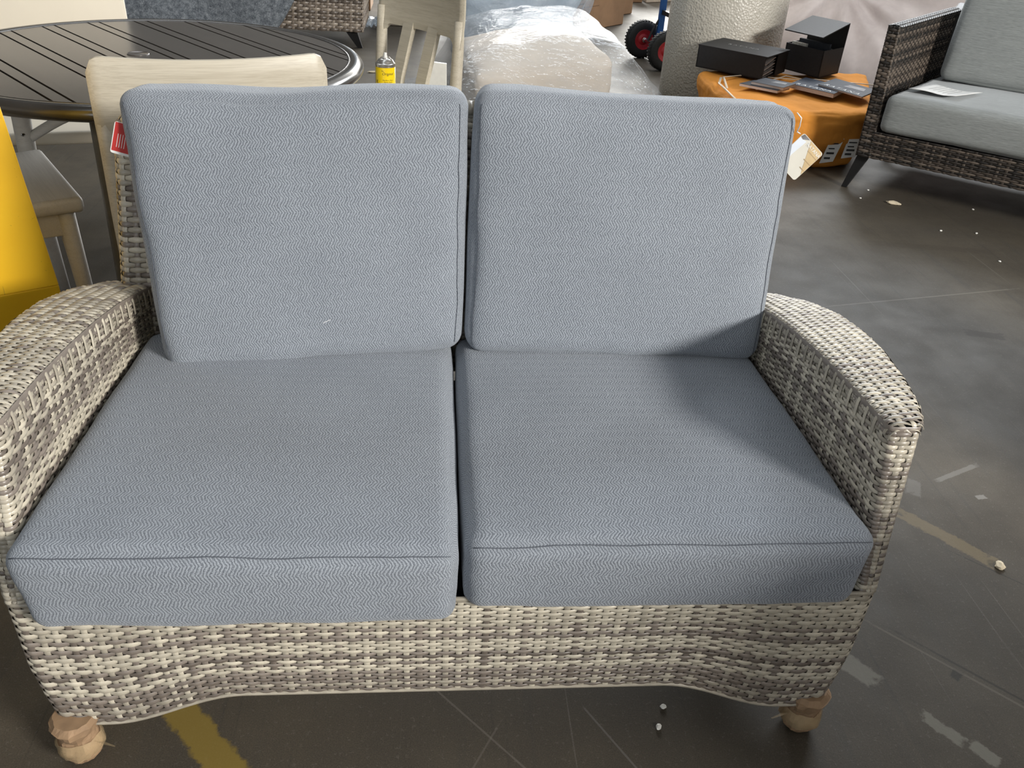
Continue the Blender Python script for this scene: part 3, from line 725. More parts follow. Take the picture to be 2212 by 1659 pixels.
# ------------------------------------------------------------------ dining chairs
def build_chair(label, loc, rz, zr0=.70, zr1=.868, wd=.495, seat_m='chair_grey', back_fwd=.07, grp=None, inset=0):
    """local: x across the back, +y the way the sitter faces, origin under the top rail"""
    t = thing('dining_chair', label, 'chair', loc, rz, grp)
    h = wd/2; P = []
    def yb(z): return .02 + back_fwd*ss((.80-z)/.40) - .012
    def bow(x): return -.020*(1-(x/h)**2)
    # top rail: bowed panel with rounded upper corners and filleted lower corners
    nx, nz = 40, 14; rc = .035
    for side in (-1, 1):
        rows = []
        for i in range(nx+1):
            x = -h + wd*i/nx; e = h-abs(x)
            zt = zr1 - .004 + (rc-math.sqrt(max(rc*rc-(rc-e)**2, 0)))*-1 if e < rc else zr1 - .004
            zt -= .010*(1-(x/h)**2)
            zl = zr0 - (.03*(1-min(1, (e-.038)/.03))**2 if .038 <= e < .068 else (.03 if e < .038 else 0))
            col = []
            for k in range(nz+1):
                f = k/nz; z = zl+(zt-zl)*f; d = .013 - .007*max(0, (f-.8)/.2)**2 - .004*max(0, (.1-f)/.1)**2
                d *= (1-.75*max(0, (rc*.4-e)/(rc*.4))**2)
                col.append((x, yb(z)+bow(x)*-1*-1 + side*d, z))
            rows.append(col if side < 0 else col[::-1])
        P.append(rows)
    b = MB().grid(P[0]).grid(P[1])
    rim1 = [r[-1] for r in P[0]]; rim2 = [r[0] for r in P[1]]; b.grid([rim1, rim2]); lo1 = [r[0] for r in P[0]]; lo2 = [r[-1] for r in P[1]]; b.grid([lo2, lo1])
    b.grid([P[0][0], P[1][0][::-1]][::-1]); b.grid([P[0][-1], P[1][-1][::-1]])
    rail = b.build('top_rail', M['chair'], t); auto_smooth(rail, 50)
    for s in (-1, 1):
        L = [(s*(h-.021), .02 + .25*(yb(z)-.02) + bow(h-.021), z) for z in (zr0+.06, zr0-.02, .60, .52, .46, .40)] + [(s*(h-.018), -.02, .2), (s*(h-.014), -.07, .0)]
        MB().tube(L, [.018, .021, .022, .023, .023, .022, .019, .015], 12, flat=.95, upv=(0, 1, 0)).build('rear_leg', M['chair'], t, smooth=True)
    for s in (-1, 1):
        x0 = s*.066
        L = [(x0, yb(zr0+.02)+bow(x0)+.002, zr0+.02), (x0, yb(.62)-.006, .62), (x0, yb(.54), .54), (x0, yb(.46), .46)]
        b = MB()
        for i in range(len(L)-1):
            a, c = Vector(L[i]), Vector(L[i+1])
            b.hexa([(c.x-.026, c.y-.010, c.z), (c.x+.026, c.y-.010, c.z), (c.x+.026, c.y+.010, c.z), (c.x-.026, c.y+.010, c.z), (a.x-.026, a.y-.010, a.z), (a.x+.026, a.y-.010, a.z), (a.x+.026, a.y+.010, a.z), (a.x-.026, a.y+.010, a.z)])
        b.build('back_slat', M['chair'], t)
    y0, y1 = .075, .50; h -= inset
    b = MB().hexa([(-h+.02, y0, .425), (h-.02, y0, .425), (h, y1, .425), (-h, y1, .425), (-h+.02, y0, .458), (h-.02, y0, .458), (h, y1, .468), (-h, y1, .468)], .014, 3)
    auto_smooth(b.build('seat', M[seat_m], t), 40)
    b = MB()
    b.hexa([(-h+.035, y0+.02, .365), (h-.035, y0+.02, .365), (h-.02, y1-.025, .365), (-h+.02, y1-.025, .365), (-h+.035, y0+.02, .428), (h-.035, y0+.02, .428), (h-.02, y1-.025, .428), (-h+.02, y1-.025, .428)], .004)
    b.build('seat_frame', M[seat_m], t)
    for s in (-1, 1):
        lg = MB().tube([(s*(h-.035), y1-.045, .43), (s*(h-.03), y1-.035, .2), (s*(h-.015), y1-.02, .008)], [.024, .020, .014], 12).build('front_leg', M[seat_m], t, smooth=True)
        MB().lathe([(.0145, 0), (.0145, .010)], (s*(h-.015), y1-.02, 0), 12).build('foot_cap', M['dark_metal'], lg)
    return t
GC = None
build_chair('pale driftwood-finish dining chair backing onto the loveseat', (-.525, 1.075, 0), R(16), .705, .878, .50, inset=.04)
build_chair('pale driftwood-finish dining chair holding the yellow spray can', (-.085, 2.49, 0), R(133), .703, .925, .455)
# third chair, seen beside the yellow column: front edge runs from (-.93,1.31) to (-1.17,1.69)
fx, fy = (.85, .53)
build_chair('grey dining chair with its seat beside the yellow column', (-1.055-.50*fx, 1.49-.50*fy, 0), math.atan2(fy, fx)-math.pi/2, .70, .868, .47)
# fourth: behind the table, cream padded back panel
c4 = thing('dining_chair', 'dining chair with a cream back panel beyond the table', 'chair', (-1.46, 2.55, 0), R(195))
auto_smooth(MB().hexa([(-.30, -.02, .56), (.30, -.02, .56), (.30, .012, .56), (-.30, .012, .56), (-.29, -.08, 1.02), (.29, -.08, 1.02), (.29, -.05, 1.02), (-.29, -.05, 1.02)], .012, 3).build('back_panel', M['cream_board'], c4))
auto_smooth(MB().hexa([(-.27, .04, .36), (.27, .04, .36), (.27, .52, .36), (-.27, .52, .36), (-.27, .04, .415), (.27, .04, .415), (.27, .52, .405), (-.27, .52, .405)], .015, 3).build('seat', M['cream_board'], c4))
for s in (-1, 1):
    MB().tube([(s*.26, .01, .60), (s*.26, .01, .38), (s*.26, -.05, 0)], [.016, .018, .014], 10).build('rear_leg', M['chair'], c4, smooth=True)
    MB().tube([(s*.245, .49, .37), (s*.255, .50, 0)], [.02, .014], 10).build('front_leg', M['chair'], c4, smooth=True)

# spray can
sc = thing('spray_can', 'yellow and silver spray can standing on a dining chair seat', 'can', (-.208, 2.222, .468))
cr = .0335
MB().lathe([(cr-.001, 0), (cr+.0006, .002), (cr+.0006, .006), (cr, .008), (cr, .164)], n=32).build('body', M['can_yellow'], sc, smooth=True)
auto_smooth(MB().lathe([(cr, .163), (cr+.0012, .165), (cr+.0012, .168), (cr-.003, .170), (cr-.005, .174), (.024, .181), (.017, .184), (.0165, .187), (.013, .188), (.012, .185), (.003, .185)], n=32).build('dome', M['can_steel'], sc), 40)
auto_smooth(MB().lathe([(.0075, .184), (.0075, .191), (.006, .193), (.0055, .200), (.0045, .202)], n=16).build('nozzle', M['white_plastic'], sc), 40)
MB().lathe([(cr+.0003, .158), (cr+.0003, .163)], n=32, cap=False).build('silver_band', M['can_steel'], sc, smooth=True)
va = math.atan2(-.9411-2.222, -.0498+.208)
def on_can(name, s, size, dang, z, shear=0, m='ink', space=1.0):
    c = bpy.data.curves.new(name, 'FONT'); c.body = s; c.size = size; c.extrude = .0; c.shear = shear; c.align_x = 'CENTER'; c.align_y = 'CENTER'; c.space_character = space; c.resolution_u = 2
    t = bpy.data.objects.new(name+'_src', c); COL.objects.link(t); bpy.context.view_layer.update()
    me = bpy.data.meshes.new_from_object(t.evaluated_get(bpy.context.evaluated_depsgraph_get())); bpy.data.objects.remove(t)
    for v in me.vertices:
        a = va + dang + v.co.x/cr; v.co = Vector(((cr+.0005)*math.cos(a), (cr+.0005)*math.sin(a), z+v.co.y))
    me.materials.clear(); link(name, me, M[m], sc)
on_can('script_lettering', 'Original', .0125, .22, .138, .35)
on_can('small_lettering', 'The', .006, -.32, .147, .3)
on_can('bold_lettering', 'K', .017, -.98, .110)
for z, wdt in ((.117, 'The More Than a'), (.111, 'Service Spray')): on_can('small_lettering', wdt, .0055, .28, z)
b = MB()
for z, a0, a1 in ((.101, -.18, .45), (.094, -.18, .35), (.087, -.18, .40), (.080, -.18, .2)):
    ang = np.linspace(va+a0, va+a1, 8)
    b.grid([[((cr+.0004)*math.cos(a), (cr+.0004)*math.sin(a), z) for a in ang], [((cr+.0004)*math.cos(a), (cr+.0004)*math.sin(a), z+.0018) for a in ang]])
b.build('print_lines', M['ink'], sc)

# ------------------------------------------------------------------ yellow column guard
yc = thing('yellow_column', 'yellow painted steel column beside the loveseat arm', 'column', (-.885, .90, 0), R(30))
b = MB()
prof = [(0, 0.052), (0, .20), (0, .405), (0, .42), (0, 1.25)]
b.hexa([(-.36, 0, .40), (.016, 0, .40), (.016, .10, .40), (-.36, .10, .40), (-.36, 0, 1.25), (-.05, 0, 1.25), (-.05, .10, 1.25), (-.36, .10, 1.25)], .003)
b.build('upper_plate', M['yellow'], yc)
MB().hexa([(-.36, .115, 0), (0.035, .115, 0), (0.035, .16, 0), (-.36, .16, 0), (-.36, .002, .40), (.016, .002, .40), (.016, .099, .40), (-.36, .099, .40)], .003).build('kicked_base', M['yellow'], yc)

# ------------------------------------------------------------------ dark wicker sofa at the side
ex = Vector((.78, -.63, 0)).normalized(); ey = Vector((.63, .78, 0)).normalized()
so = thing('dark_wicker_sofa', 'dark brown wicker sofa with light grey cushions and tapered dark legs', 'sofa', (1.90, 2.965, 0), math.atan2(ex.y, ex.x))
# local: x along the front, y to the back; arm from x=.02..-.0 at base, leaning
def S_sofa_front(tau, t):      # base apron, front
    z = .285*(1-t)+.165*t; return np.stack([tau, np.full_like(tau, .0), z], 1)
def S_sofa_arm(tau, t):        # wraps: outer side, front, inner side
    L1, L2 = .86, .050
    y = np.where(tau < 0, -tau, np.where(tau > L2, tau-L2, 0)); zt = .728 + .008*y
    z = zt*(1-t) + .165*t
    xo_ = .020 - .010*(z-.165)/.56 + .10*y; yy = y + .03*(z-.165)/.56
    wd = .046 + .018*t
    x = np.where(tau < 0, xo_, np.where(tau > L2, xo_+wd, xo_+wd*np.clip(tau/L2, 0, 1)))
    return np.stack([x, yy, z], 1)
def sofa_panel(name, Sf, a, b, n, step, sign, core=None):
    k = MB().grid(core_grid(Sf, a, b, sign)); p = k.build(name, M['dark_wicker_black'], so)
    w_ = Weave(Sf, a, b, n, step, .0022, sign, sub=4, sw=.35)
    emit(w_, p, 'dark_weave', DW, singles=False); return p
sofa_panel('front_apron', S_sofa_front, .07, 2.1, 14, .034, -1)
sofa_panel('armrest', S_sofa_arm, -.86, .905, 50, .024, -1)
def S_sofa_top(tau, t):
    y = .0 + t*.86; zt = .728+.008*y; x = .008+.10*y+tau; return np.stack([x, y+.03, zt + .006*np.sin(np.clip(tau/.05, 0, 1)*np.pi)], 1)
k = MB().grid(core_grid(S_sofa_top, 0, .050, 1)); p = k.build('arm_top', M['dark_wicker_black'], so)
emit(Weave(S_sofa_top, -.004, .054, 60, .018, .0018, 1, sub=4), p, 'dark_weave', DW[:3], singles=False)
MB().box((1.15, .42, .22), (1.95, .78, .10)).build('seat_base', M['dark_wicker_black'], so)
MB().hexa([(.10, .72, .2), (.19, .72, .2), (.19, .86, .2), (.10, .86, .2), (.105, .84, .72), (.20, .84, .72), (.20, .97, .76), (.11, .97, .76)], .01).build('corner_post', M['dark_wicker_black'], so)
b = MB().hexa([(.19, .74, .2), (2.1, .74, .2), (2.1, .80, .2), (.19, .80, .2), (.20, .93, .80), (2.1, .93, .80), (2.1, .97, .80), (.20, .97, .80)], .01); b.build('backrest', M['dark_wicker_espresso'], so)
for lx, ly, dx in ((.05, .06, -.055), (.05, .72, -.03), (2.0, .06, .05)):
    b = MB().hexa([(lx+dx-.012, ly-.03, 0), (lx+dx+.012, ly-.03, 0), (lx+dx+.012, ly-.004, 0), (lx+dx-.012, ly-.004, 0), (lx-.028, ly-.028, .175), (lx+.028, ly-.028, .175), (lx+.028, ly+.02, .175), (lx-.028, ly+.02, .175)], .002)
    b.build('leg', M['dark_metal'], so)
Ms = Matrix.Translation(so.location) @ Matrix.Rotation(math.atan2(ex.y, ex.x), 4, 'Z')
def sw(p): return tuple(Ms @ Vector(p))
cushion('seat_cushion', [sw(p) for p in ((.085, -.015, .290), (1.25, -.015, .290), (1.25, .68, .30), (.16, .68, .30), (.090, -.015, .455), (1.25, -.015, .455), (1.25, .68, .455), (.165, .68, .455))],
        (1.11, .70, .155), .03, 'light grey seat cushion on the dark wicker sofa', 'cushion', None, 21, (.004, .008, .012), seg=20, mat=M['fab_sofa'])
cushion('back_cushion', [sw(p) for p in ((.19, .46, .468), (1.25, .46, .468), (1.25, .60, .468), (.20, .60, .468), (.20, .62, .98), (1.25, .62, .98), (1.25, .77, .98), (.20, .77, .98))],
        (1.05, .16, .53), .04, 'grey back cushion leaning on the dark wicker sofa', 'cushion', None, 25, (.004, .03, .006), seg=20, mat=M['fab_sofa'])
pz = .474
pp = [(2.073, 2.948), (2.221, 2.805), (2.410, 2.918), (2.249, 3.060)]
G = []
for i in range(9):
    row = []
    for j in range(9):
        u, v = i/8, j/8
        a = Vector(pp[0]).lerp(Vector(pp[1]), u); c = Vector(pp[3]).lerp(Vector(pp[2]), u); q = a.lerp(c, v)
        row.append((q.x, q.y, pz + .004*math.sin(u*5+v*2) + .012*max(0, u-.7)*(1-v)*3))
    G.append(row)
pa = tag(MB().grid(G).build('paper_sheet', M['white'], smooth=True, solid=.0006), 'white paper sheet lying on the light grey sofa seat', 'paper')
b = MB()
for k in range(5):
    u0 = .30+.10*k
    P0 = [Vector(pp[0]).lerp(Vector(pp[1]), u0).lerp(Vector(pp[3]).lerp(Vector(pp[2]), u0), v) for v in (.25, .8)]
    d_ = (P0[1]-P0[0]).normalized(); nn = Vector((-d_.y, d_.x))*.003; z_ = pz+.004*math.sin(u0*5+1)+.003
    b.add([(P0[0].x, P0[0].y, z_), (P0[1].x, P0[1].y, z_), (P0[1].x+nn.x, P0[1].y+nn.y, z_), (P0[0].x+nn.x, P0[0].y+nn.y, z_)], [(0, 1, 2, 3)])
b.build('printed_lines', M['cover_photo'], pa)

# ------------------------------------------------------------------ orange wrapped bundle with boxes and brochures
og = thing('orange_bundle', 'orange cloth-wrapped low bundle under black boxes and brochures', 'bundle', (0, 0, 0))
c8 = [(1.46, 3.24, 0), (2.06, 3.28, 0), (2.46, 4.12, 0), (1.50, 4.06, 0), (1.40, 3.20, .285), (2.10, 3.24, .285), (2.50, 4.22, .285), (1.43, 4.10, .285)]
def sag_o(e, P): 
    f = 0 if e[2] > .7 else 1
    return np.array([fbm((P[0]*2, P[1]*2, P[2]*5), 2.2)*.018*f, fbm((P[0]*2+7, P[1]*2, P[2]*5), 2.2)*.03*f, .012*fbm((P[0], P[1], 3), 5) if e[2] > .9 else 0])
ob, _ = cushion('bag', c8, (.75, .85, .29), .035, None, None, None, 31, (.01, .012, .0), seg=30, wr=.012, sag=sag_o, mat=M['orange'])
ob.parent = og
ZO = .298
for L in ([(1.47, 3.62, ZO), (1.52, 3.86, ZO+.005), (1.66, 3.93, ZO+.006), (1.95, 3.86, ZO+.005), (2.05, 3.90, ZO+.005), (2.40, 3.80, ZO+.006)], [(1.62, 3.60, ZO+.004), (1.80, 3.85, ZO+.006), (1.90, 3.95, ZO+.006), (2.1, 3.75, ZO+.006)], [(1.44, 3.30, ZO), (1.45, 3.70, ZO+.006), (1.50, 3.84, ZO+.006)]):
    MB().tube(L, .007, 6, flat=.4).build('strap', M['strap'], og, smooth=True)
for x0, x1, y_, z0, z1, sl_ in ((1.875, 1.945, 3.225, .04, .165, .03), (1.985, 2.06, 3.235, .065, .165, .012), (1.80, 1.83, 3.225, .05, .075, .005)):
    lb = MB().add([(x0, y_, z0), (x1, y_+.004, z0+.01), (x1+sl_, y_+.004, z1), (x0+sl_, y_, z1-.004)], [(0, 1, 2, 3)]).build('shipping_label', M['white'], og, solid=.001)
    b = MB()
    for k in range(4):
        f0 = .18+.2*k; zz = z0+(z1-z0)*f0; xx = x0+sl_*f0+.012; hgt = (.010 if k in (0, 1) else .006)
        b.add([(xx, y_-.0015, zz), (xx+(x1-x0)*(.45+.12*(k % 2)), y_-.0005, zz), (xx+(x1-x0)*(.45+.12*(k % 2)), y_-.0005, zz+hgt), (xx, y_-.0015, zz+hgt)], [(0, 1, 2, 3)])
    b.build('label_print', M['ink'], lb)
# closed black box
def quad_box(name, base, h, m, parent, skew=None, bev=.002):
    bt = [(x, y, ZO+.004) for x, y in base]; tpz = [(x, y, ZO+.004+h) for x, y in (skew or base)]
    return MB().hexa(bt+tpz, bev).build(name, m, parent)
bb = thing('black_box', 'low closed black box with papers stuffed in its open end', 'box')
base1 = [(1.430, 4.11), (1.722, 3.83), (1.930, 4.07), (1.640, 4.35)]
b = MB(); z0, z1 = ZO+.004, ZO+.118
f0, f1, f2, f3 = [Vector((*p, 0)) for p in base1]
def up_(v, z): return (v.x, v.y, z)
def slab(b, pts, z0, z1): b.hexa([up_(p, z0) for p in pts]+[up_(p, z1) for p in pts])
d1 = (f1-f0).normalized(); d2 = (f3-f0).normalized(); tk = .006
slab(b, [f0, f1, f1+d2*tk, f0+d2*tk], z0, z1); slab(b, [f3-d2*tk, f2-d2*tk, f2, f3], z0, z1)
slab(b, [f0, f0+d1*tk, f3+d1*tk, f3], z0, z1); slab(b, [f0, f1, f2, f3], z0, z0+tk)
b.build('case', M['black_box'], bb)
b = MB(); slab(b, [f0-d1*.002-d2*.002, f1+d1*.012-d2*.002, f2+d1*.012+d2*.002, f3-d1*.002+d2*.002], z1, z1+tk); b.build('lid', M['black_box'], bb)
b = MB(); slab(b, [f1+d2*.17, f1+d2*.17+d1*.004, f2+d1*.004, f2], z0, z1); b.build('end_flap', M['black_box'], bb)
for k in range(6):
    q = .018+.022*k; lean = .012*(k % 3)
    a = f1+d2*(q)-d1*.05; c = f1+d2*(q+.03)-d1*.002
    MB().add([up_(f1-d1*.06+d2*(.012), z0+.008+.015*k), up_(f1-d1*.004+d2*(.012+.004*k), z0+.006+.013*k), up_(f1-d1*.004+d2*(.16), z0+.018+.016*k), up_(f1-d1*.06+d2*.16, z0+.02+.015*k)], [(0, 1, 2, 3)]).build('brochure_page', M['page'] if k % 2 else M['cover_photo'], bb, solid=.003)
Mx = frame(tuple((f0+f1+f2+f3)/4 + Vector((0, 0, z1+tk+.0006))), d1, d2)
text('lettering', 'RATANA', .036, Mx, M['cover_photo'], bb, .0002, 1.5)
# open black box
bo = thing('black_box', 'tall open black box with its lid tilted over sample swatches', 'box')
g0, g1, g2 = Vector((1.950, 4.168, 0)), Vector((2.083, 3.943, 0)), Vector((2.257, 4.093, 0)); g3 = g0+g2-g1
d1 = (g1-g0).normalized(); d2 = (g3-g0).normalized(); z1 = ZO+.175
b = MB(); slab(b, [g0, g1, g1+d2*tk, g0+d2*tk], z0, z1-.03); slab(b, [g0, g0+d1*tk, g3+d1*tk, g3], z0, z1-.03); slab(b, [g1-d1*tk, g1, g2, g2-d1*tk], z0, z1-.03); slab(b, [g0, g1, g2, g3], z0, z0+tk)
b.build('case', M['black_box'], bo)
b = MB(); b.hexa([up_(p, z0) for p in (g3-d2*tk, g2-d2*tk, g2, g3)] + [up_(p+d2*.012, z1+.095) for p in (g3-d2*tk, g2-d2*tk, g2, g3)]); b.build('back_panel', M['black_box'], bo)
hz = z1+.095; lidL = (g3-g0).length
b = MB(); pA, pB = g3+d2*.012, g2+d2*.012; fA, fB = g0-d2*.05, g1-d2*.05
b.hexa([up_(fA, hz-.056), up_(fB, hz-.056), up_(pB, hz-.004), up_(pA, hz-.004), up_(fA, hz-.050), up_(fB, hz-.050), up_(pB, hz+.002), up_(pA, hz+.002)]); b.build('lid', M['black_box'], bo)
sw_i = 0
for q, hh_, mk in ((.03, .15, 'tag_cream'), (.07, .10, 'black_box'), (.11, .16, 'charcoal'), (.15, .13, 'cover_photo'), (.19, .12, 'page')):
    b = MB(); a = g0+d1*.02+d2*q; c = g1-d1*.02+d2*q; c2 = a+(c-a)*(.45 if mk == 'tag_cream' else .95)
    slab(b, [a, c2, c2+d2*.02, a+d2*.02], z0+.006, z0+hh_); b.build('swatch', M[mk], bo)
b = MB()
for i in range(5):
    for j in range(4):
        p = g0+d1*(.03+.018*i)+d2*.029; b.box((p.x, p.y, z0+.085+.018*j+.009*(i % 2)), (.008, .003, .006))
b.build('swatch_dots', M['white'], bo)
# brochures
def brochure(name, q, z, h, m, label, title=None, photo=True, grp='brochures on the orange bundle', lift=None):
    t = thing(name, label, 'brochure', group=grp)
    P = [Vector((x, y, 0)) for x, y in q]; lf = lift or (0, 0, 0, 0)
    MB().hexa([(p.x, p.y, z+l) for p, l in zip(P, lf)] + [(p.x, p.y, z+h+l) for p, l in zip(P, lf)]).build('pages', M['page'], t)
    c_ = sum(P, Vector())/4; 
    MB().hexa([(p.x, p.y, z+h+l) for p, l in zip([c_+(p-c_)*1.01 for p in P], lf)] + [(p.x, p.y, z+h+.0015+l) for p, l in zip([c_+(p-c_)*1.01 for p in P], lf)]).build('cover', M[m], t)
    e1 = P[1]-P[0]; e2 = P[3]-P[0]; zc = z+h+.0024
    N = [Vector((p.x, p.y, z+h+l)) for p, l in zip(P, lf)]
    e1 = N[1]-N[0]; e2 = N[3]-N[0]; nn = e1.cross(e2).normalized()
    if photo:
        a = N[0]+e1*.40+e2*.45+nn*.0022
        MB().add([a, a+e1*.45+e2*.05, a+e1*.40+e2*.32, a+e1*.05+e2*.28], [(0, 1, 2, 3)]).build('cover_photo', M['cover_photo'], t)
    if title: text('lettering', title, e1.length*.165, frame(tuple(N[0]+e1*.5+e2*.14+nn*.0024), e1, e2), M['white'], t, .0003, 1.35)
    return t
brochure('brochure', [(1.545, 3.655), (1.700, 3.520), (1.800, 3.615), (1.655, 3.75)], ZO+.006, .012, 'charcoal', 'grey-covered brochure lowest of two before the closed black box', None, False, None)
brochure('brochure', [(1.600, 3.640), (1.730, 3.525), (1.835, 3.63), (1.71, 3.745)], ZO+.0205, .012, 'charcoal', 'grey-covered brochure lying on top of another before the closed black box', None, True, None)
brochure('brochure', [(1.815, 3.660), (1.975, 3.465), (2.115, 3.63), (1.965, 3.83)], ZO+.006, .020, 'navy', 'thick navy brochure partly covered by a grey one', 'RATANA', True, None)
brochure('brochure', [(1.955, 3.630), (2.090, 3.395), (2.245, 3.56), (2.115, 3.79)], ZO+.0295, .006, 'charcoal', 'slate grey brochure with white lettering lying over a navy one', 'RATANA', True, None, (.0, -.003, -.003, .0))

# ------------------------------------------------------------------ bubble roll, hand truck, cartons
b = MB().lathe([(.335, 0), (.35, .01), (.352, .6), (.35, 1.19), (.33, 1.2), (.06, 1.2)], (1.755, 4.72, 0), 72, fn=lambda th, z: 1+.006*math.sin(3*th+1)+.004*math.sin(11*th))
tag(b.build('foam_roll', M['bubble'], smooth=True), 'tall pale roll of bubble foam wrap behind the orange bundle', 'roll')
ht = thing('hand_truck', 'blue hand truck with red-hubbed black tyres', 'hand truck', (1.56, 5.66, 0), R(10))
def wheel(y, lab):
    t = MB()
    pr_ = []
    for k in range(15):
        th = R(-90+180*k/14); pr_.append((.092+.042*math.cos(th)**.7 if math.cos(th) > 0 else .092, .036*math.sin(th)))
    pr_ = [(.072, -.030)] + pr_ + [(.072, .030)]
    ty = t.lathe(pr_, (0, y, .134), 40, 'Y', fn=lambda th, z: 1, cap=False).build('wheel', M['rubber'], ht, lab, smooth=True)
    tr = MB()
    for k in range(36):
        a = 2*math.pi*k/36
        for s in (-1, 1): tr.box((.1325*math.cos(a+s*.04), y+s*.014, .134+.1325*math.sin(a+s*.04)), (.010, .022, .004), Matrix.Rotation(-a+math.pi/2, 3, 'Y'))
    tr.build('tread_blocks', M['rubber'], ty, kind='stuff')
    auto_smooth(MB().lathe([(.078, -.026), (.070, -.030), (.066, -.018), (.040, -.012), (.026, -.022), (.0, -.022), (.0, .022), (.026, .022), (.04, .012), (.066, .018), (.07, .03), (.078, .026)], (0, y, .134), 32, 'Y', cap=False).build('hub', M['red_hub'], ty), 30)
    auto_smooth(MB().lathe([(.018, -.03), (.018, -.040), (.010, -.043), (.0, -.043)], (0, y, .134), 20, 'Y', cap=False).build('hub_cap', M['chrome'], ty), 30)
wheel(-.20, None); wheel(.24, None)
MB().tube([(0, -.20, .134), (0, .24, .134)], .010, 10).build('axle', M['chrome'], ht)
for y in (-.09, .14):
    MB().box((.085, y, .70), (.045, .028, 1.2), bev=.003).build('upright', M['blue'], ht)
    MB().tube([(0, y, .14), (.03, y, .22), (.075, y, .30)], .009, 8).build('strut', M['dark_metal'], ht)
for z in (.34, .62, .95): MB().box((.085, .025, z), (.02, .21, .03)).build('crossbar', M['dark_metal'], ht)
MB().box((.16, .03, .035), (.20, .34, .012)).build('toe_plate', M['dark_metal'], ht)
MB().box((.065, .03, .08), (.02, .34, .10)).build('toe_back', M['dark_metal'], ht)

def carton(label, o, e1, e2, h, m='carton', marks=False, grp=None):
    t = thing('cardboard_box', label, 'box', group=grp)
    o = Vector((*o, 0)); e1 = Vector((*e1, 0)); e2 = Vector((*e2, 0))
    p = [o, o+e1, o+e1+e2, o+e2]
    MB().hexa([up_(q, .002) for q in p]+[up_(q, h) for q in p], .006).build('carton_body', M[m], t)
    tp_ = MB(); c1 = o+e1*.5
    d = e1.normalized()*.028; n_ = e2.normalized()
    MB().hexa([up_(o+e2*.5-n_*.03-e1*0, h), up_(o+e2*.5+e1-n_*.03, h), up_(o+e2*.5+e1+n_*.03, h), up_(o+e2*.5+n_*.03, h), up_(o+e2*.5-n_*.03, h+.001), up_(o+e2*.5+e1-n_*.03, h+.001), up_(o+e2*.5+e1+n_*.03, h+.001), up_(o+e2*.5+n_*.03, h+.001)]).build('tape', M['tape'], t)
    if marks:
        b = MB(); nn = -n_*.002
        for z, a0, a1, hh in ((.255, .02, .42, .016), (.215, .10, .30, .012), (.19, .10, .55, .004)):
            A_ = o+e1*a0+nn; B_ = o+e1*a1+nn
            b.add([up_(A_, z), up_(B_, z), up_(B_, z+hh), up_(A_, z+hh)], [(0, 1, 2, 3)])
        b.build('printing', M['carton_dark'], t)
    return t
carton('brown cardboard box with printing behind the plastic-covered cushions', (1.02, 6.68), (.64, .70), (-.45, .42), .62, 'carton', True)
carton('narrow brown cardboard box peeking past the larger printed box', (1.74, 7.90), (.13, .13), (-.3, .32), .5)
carton('small dark brown cardboard box far back behind the hand truck', (1.98, 8.78), (.15, .02), (-.05, .4), .35, 'carton')
carton('pale tan cardboard box far back behind the hand truck', (2.17, 8.80), (.42, .25), (-.02, .4), .35, 'carton_pale')
carton('brown cardboard box behind the chair with the spray can', (.20, 6.35), (.42, .08), (-.1, .5), .55)
carton('brown cardboard box far left beside the wicker seat', (-.72, 7.45), (.13, .0), (0, .4), .5)
carton('grey cardboard box behind the chair with the spray can', (-.44, 6.75), (.40, .0), (0, .5), .55, 'carton_pale')
# unseen cartons added out of frame to shade the loveseat front and floor
carton('unseen cardboard box added beside the camera to shade the loveseat front', (1.31, -1.03), (.54, .59), (.30, -.27), 1.03)

carton('low unseen cardboard box added to shade the floor before the loveseat', (.70, -1.70), (.575, .63), (.28, -.255), .52)
carton('unseen cardboard box added to shade the floor beside the loveseat', (2.05, .0), (.50, .12), (-.14, .52), .95)

# ------------------------------------------------------------------ plastic covered cushions
pb = thing('wrapped_cushion_pile', 'pile of beige cushions under clear plastic film', 'cushion pile')
c8 = [(.18, 3.62, 0), (.90, 3.78, 0), (.78, 4.60, 0), (.10, 4.5, 0), (.16, 3.62, .30), (.905, 3.78, .385), (.78, 4.60, .44), (.08, 4.5, .33)]
ob, _ = cushion('cushions', c8, (.75, .85, .40), .05, None, None, None, 41, (.01, .02, .06), seg=20, wr=.012, mat=M['beige_cushion']); ob.parent = pb
# film: tent over the pile falling to the floor
rows = []
prs = [(-.30, .02), (-.12, .10), (.02, .24), (.10, .36), (.30, .43), (.50, .455), (.72, .46), (.86, .45), (.93, .425), (1.02, .34), (1.14, .22), (1.26, .11), (1.36, .03), (1.44, .004)]
xs_ = [p[0] for p in prs]; zs_ = [p[1] for p in prs]
for i in range(70):
    x = -.30 + 1.74*i/69; zt = float(ip(x, xs_, zs_)); row = []
    for k in range(56):
        f = k/55; wdt_ = 1.5 - .75*ss((x-.75)/.6); y = 3.42 + f*wdt_; yy = y + .16*(x-.4)
        env = min(1, max(.0, (f-.0)/.18))**.6 * min(1, max(0, (1-f)/.22))**.6
        z = zt*env*(1+.10*f)
        cr_ = (.5-abs(fbm((x*2.1+y*.8, y*1.0-x*.5, 1), 1.6)))*.05 + (.4-abs(fbm((x*4.5+3-y*2, y*2.2, 4), 1.3)))*.018
        z = max(.004, z + cr_*min(1, z*6))
        row.append((x + .02*fbm((x*4, y*4, 9)), yy + .03*fbm((x*4, y*4, 5)), z))
    rows.append(row)
MB().grid(rows).build('plastic_film', M['film'], pb, smooth=True)
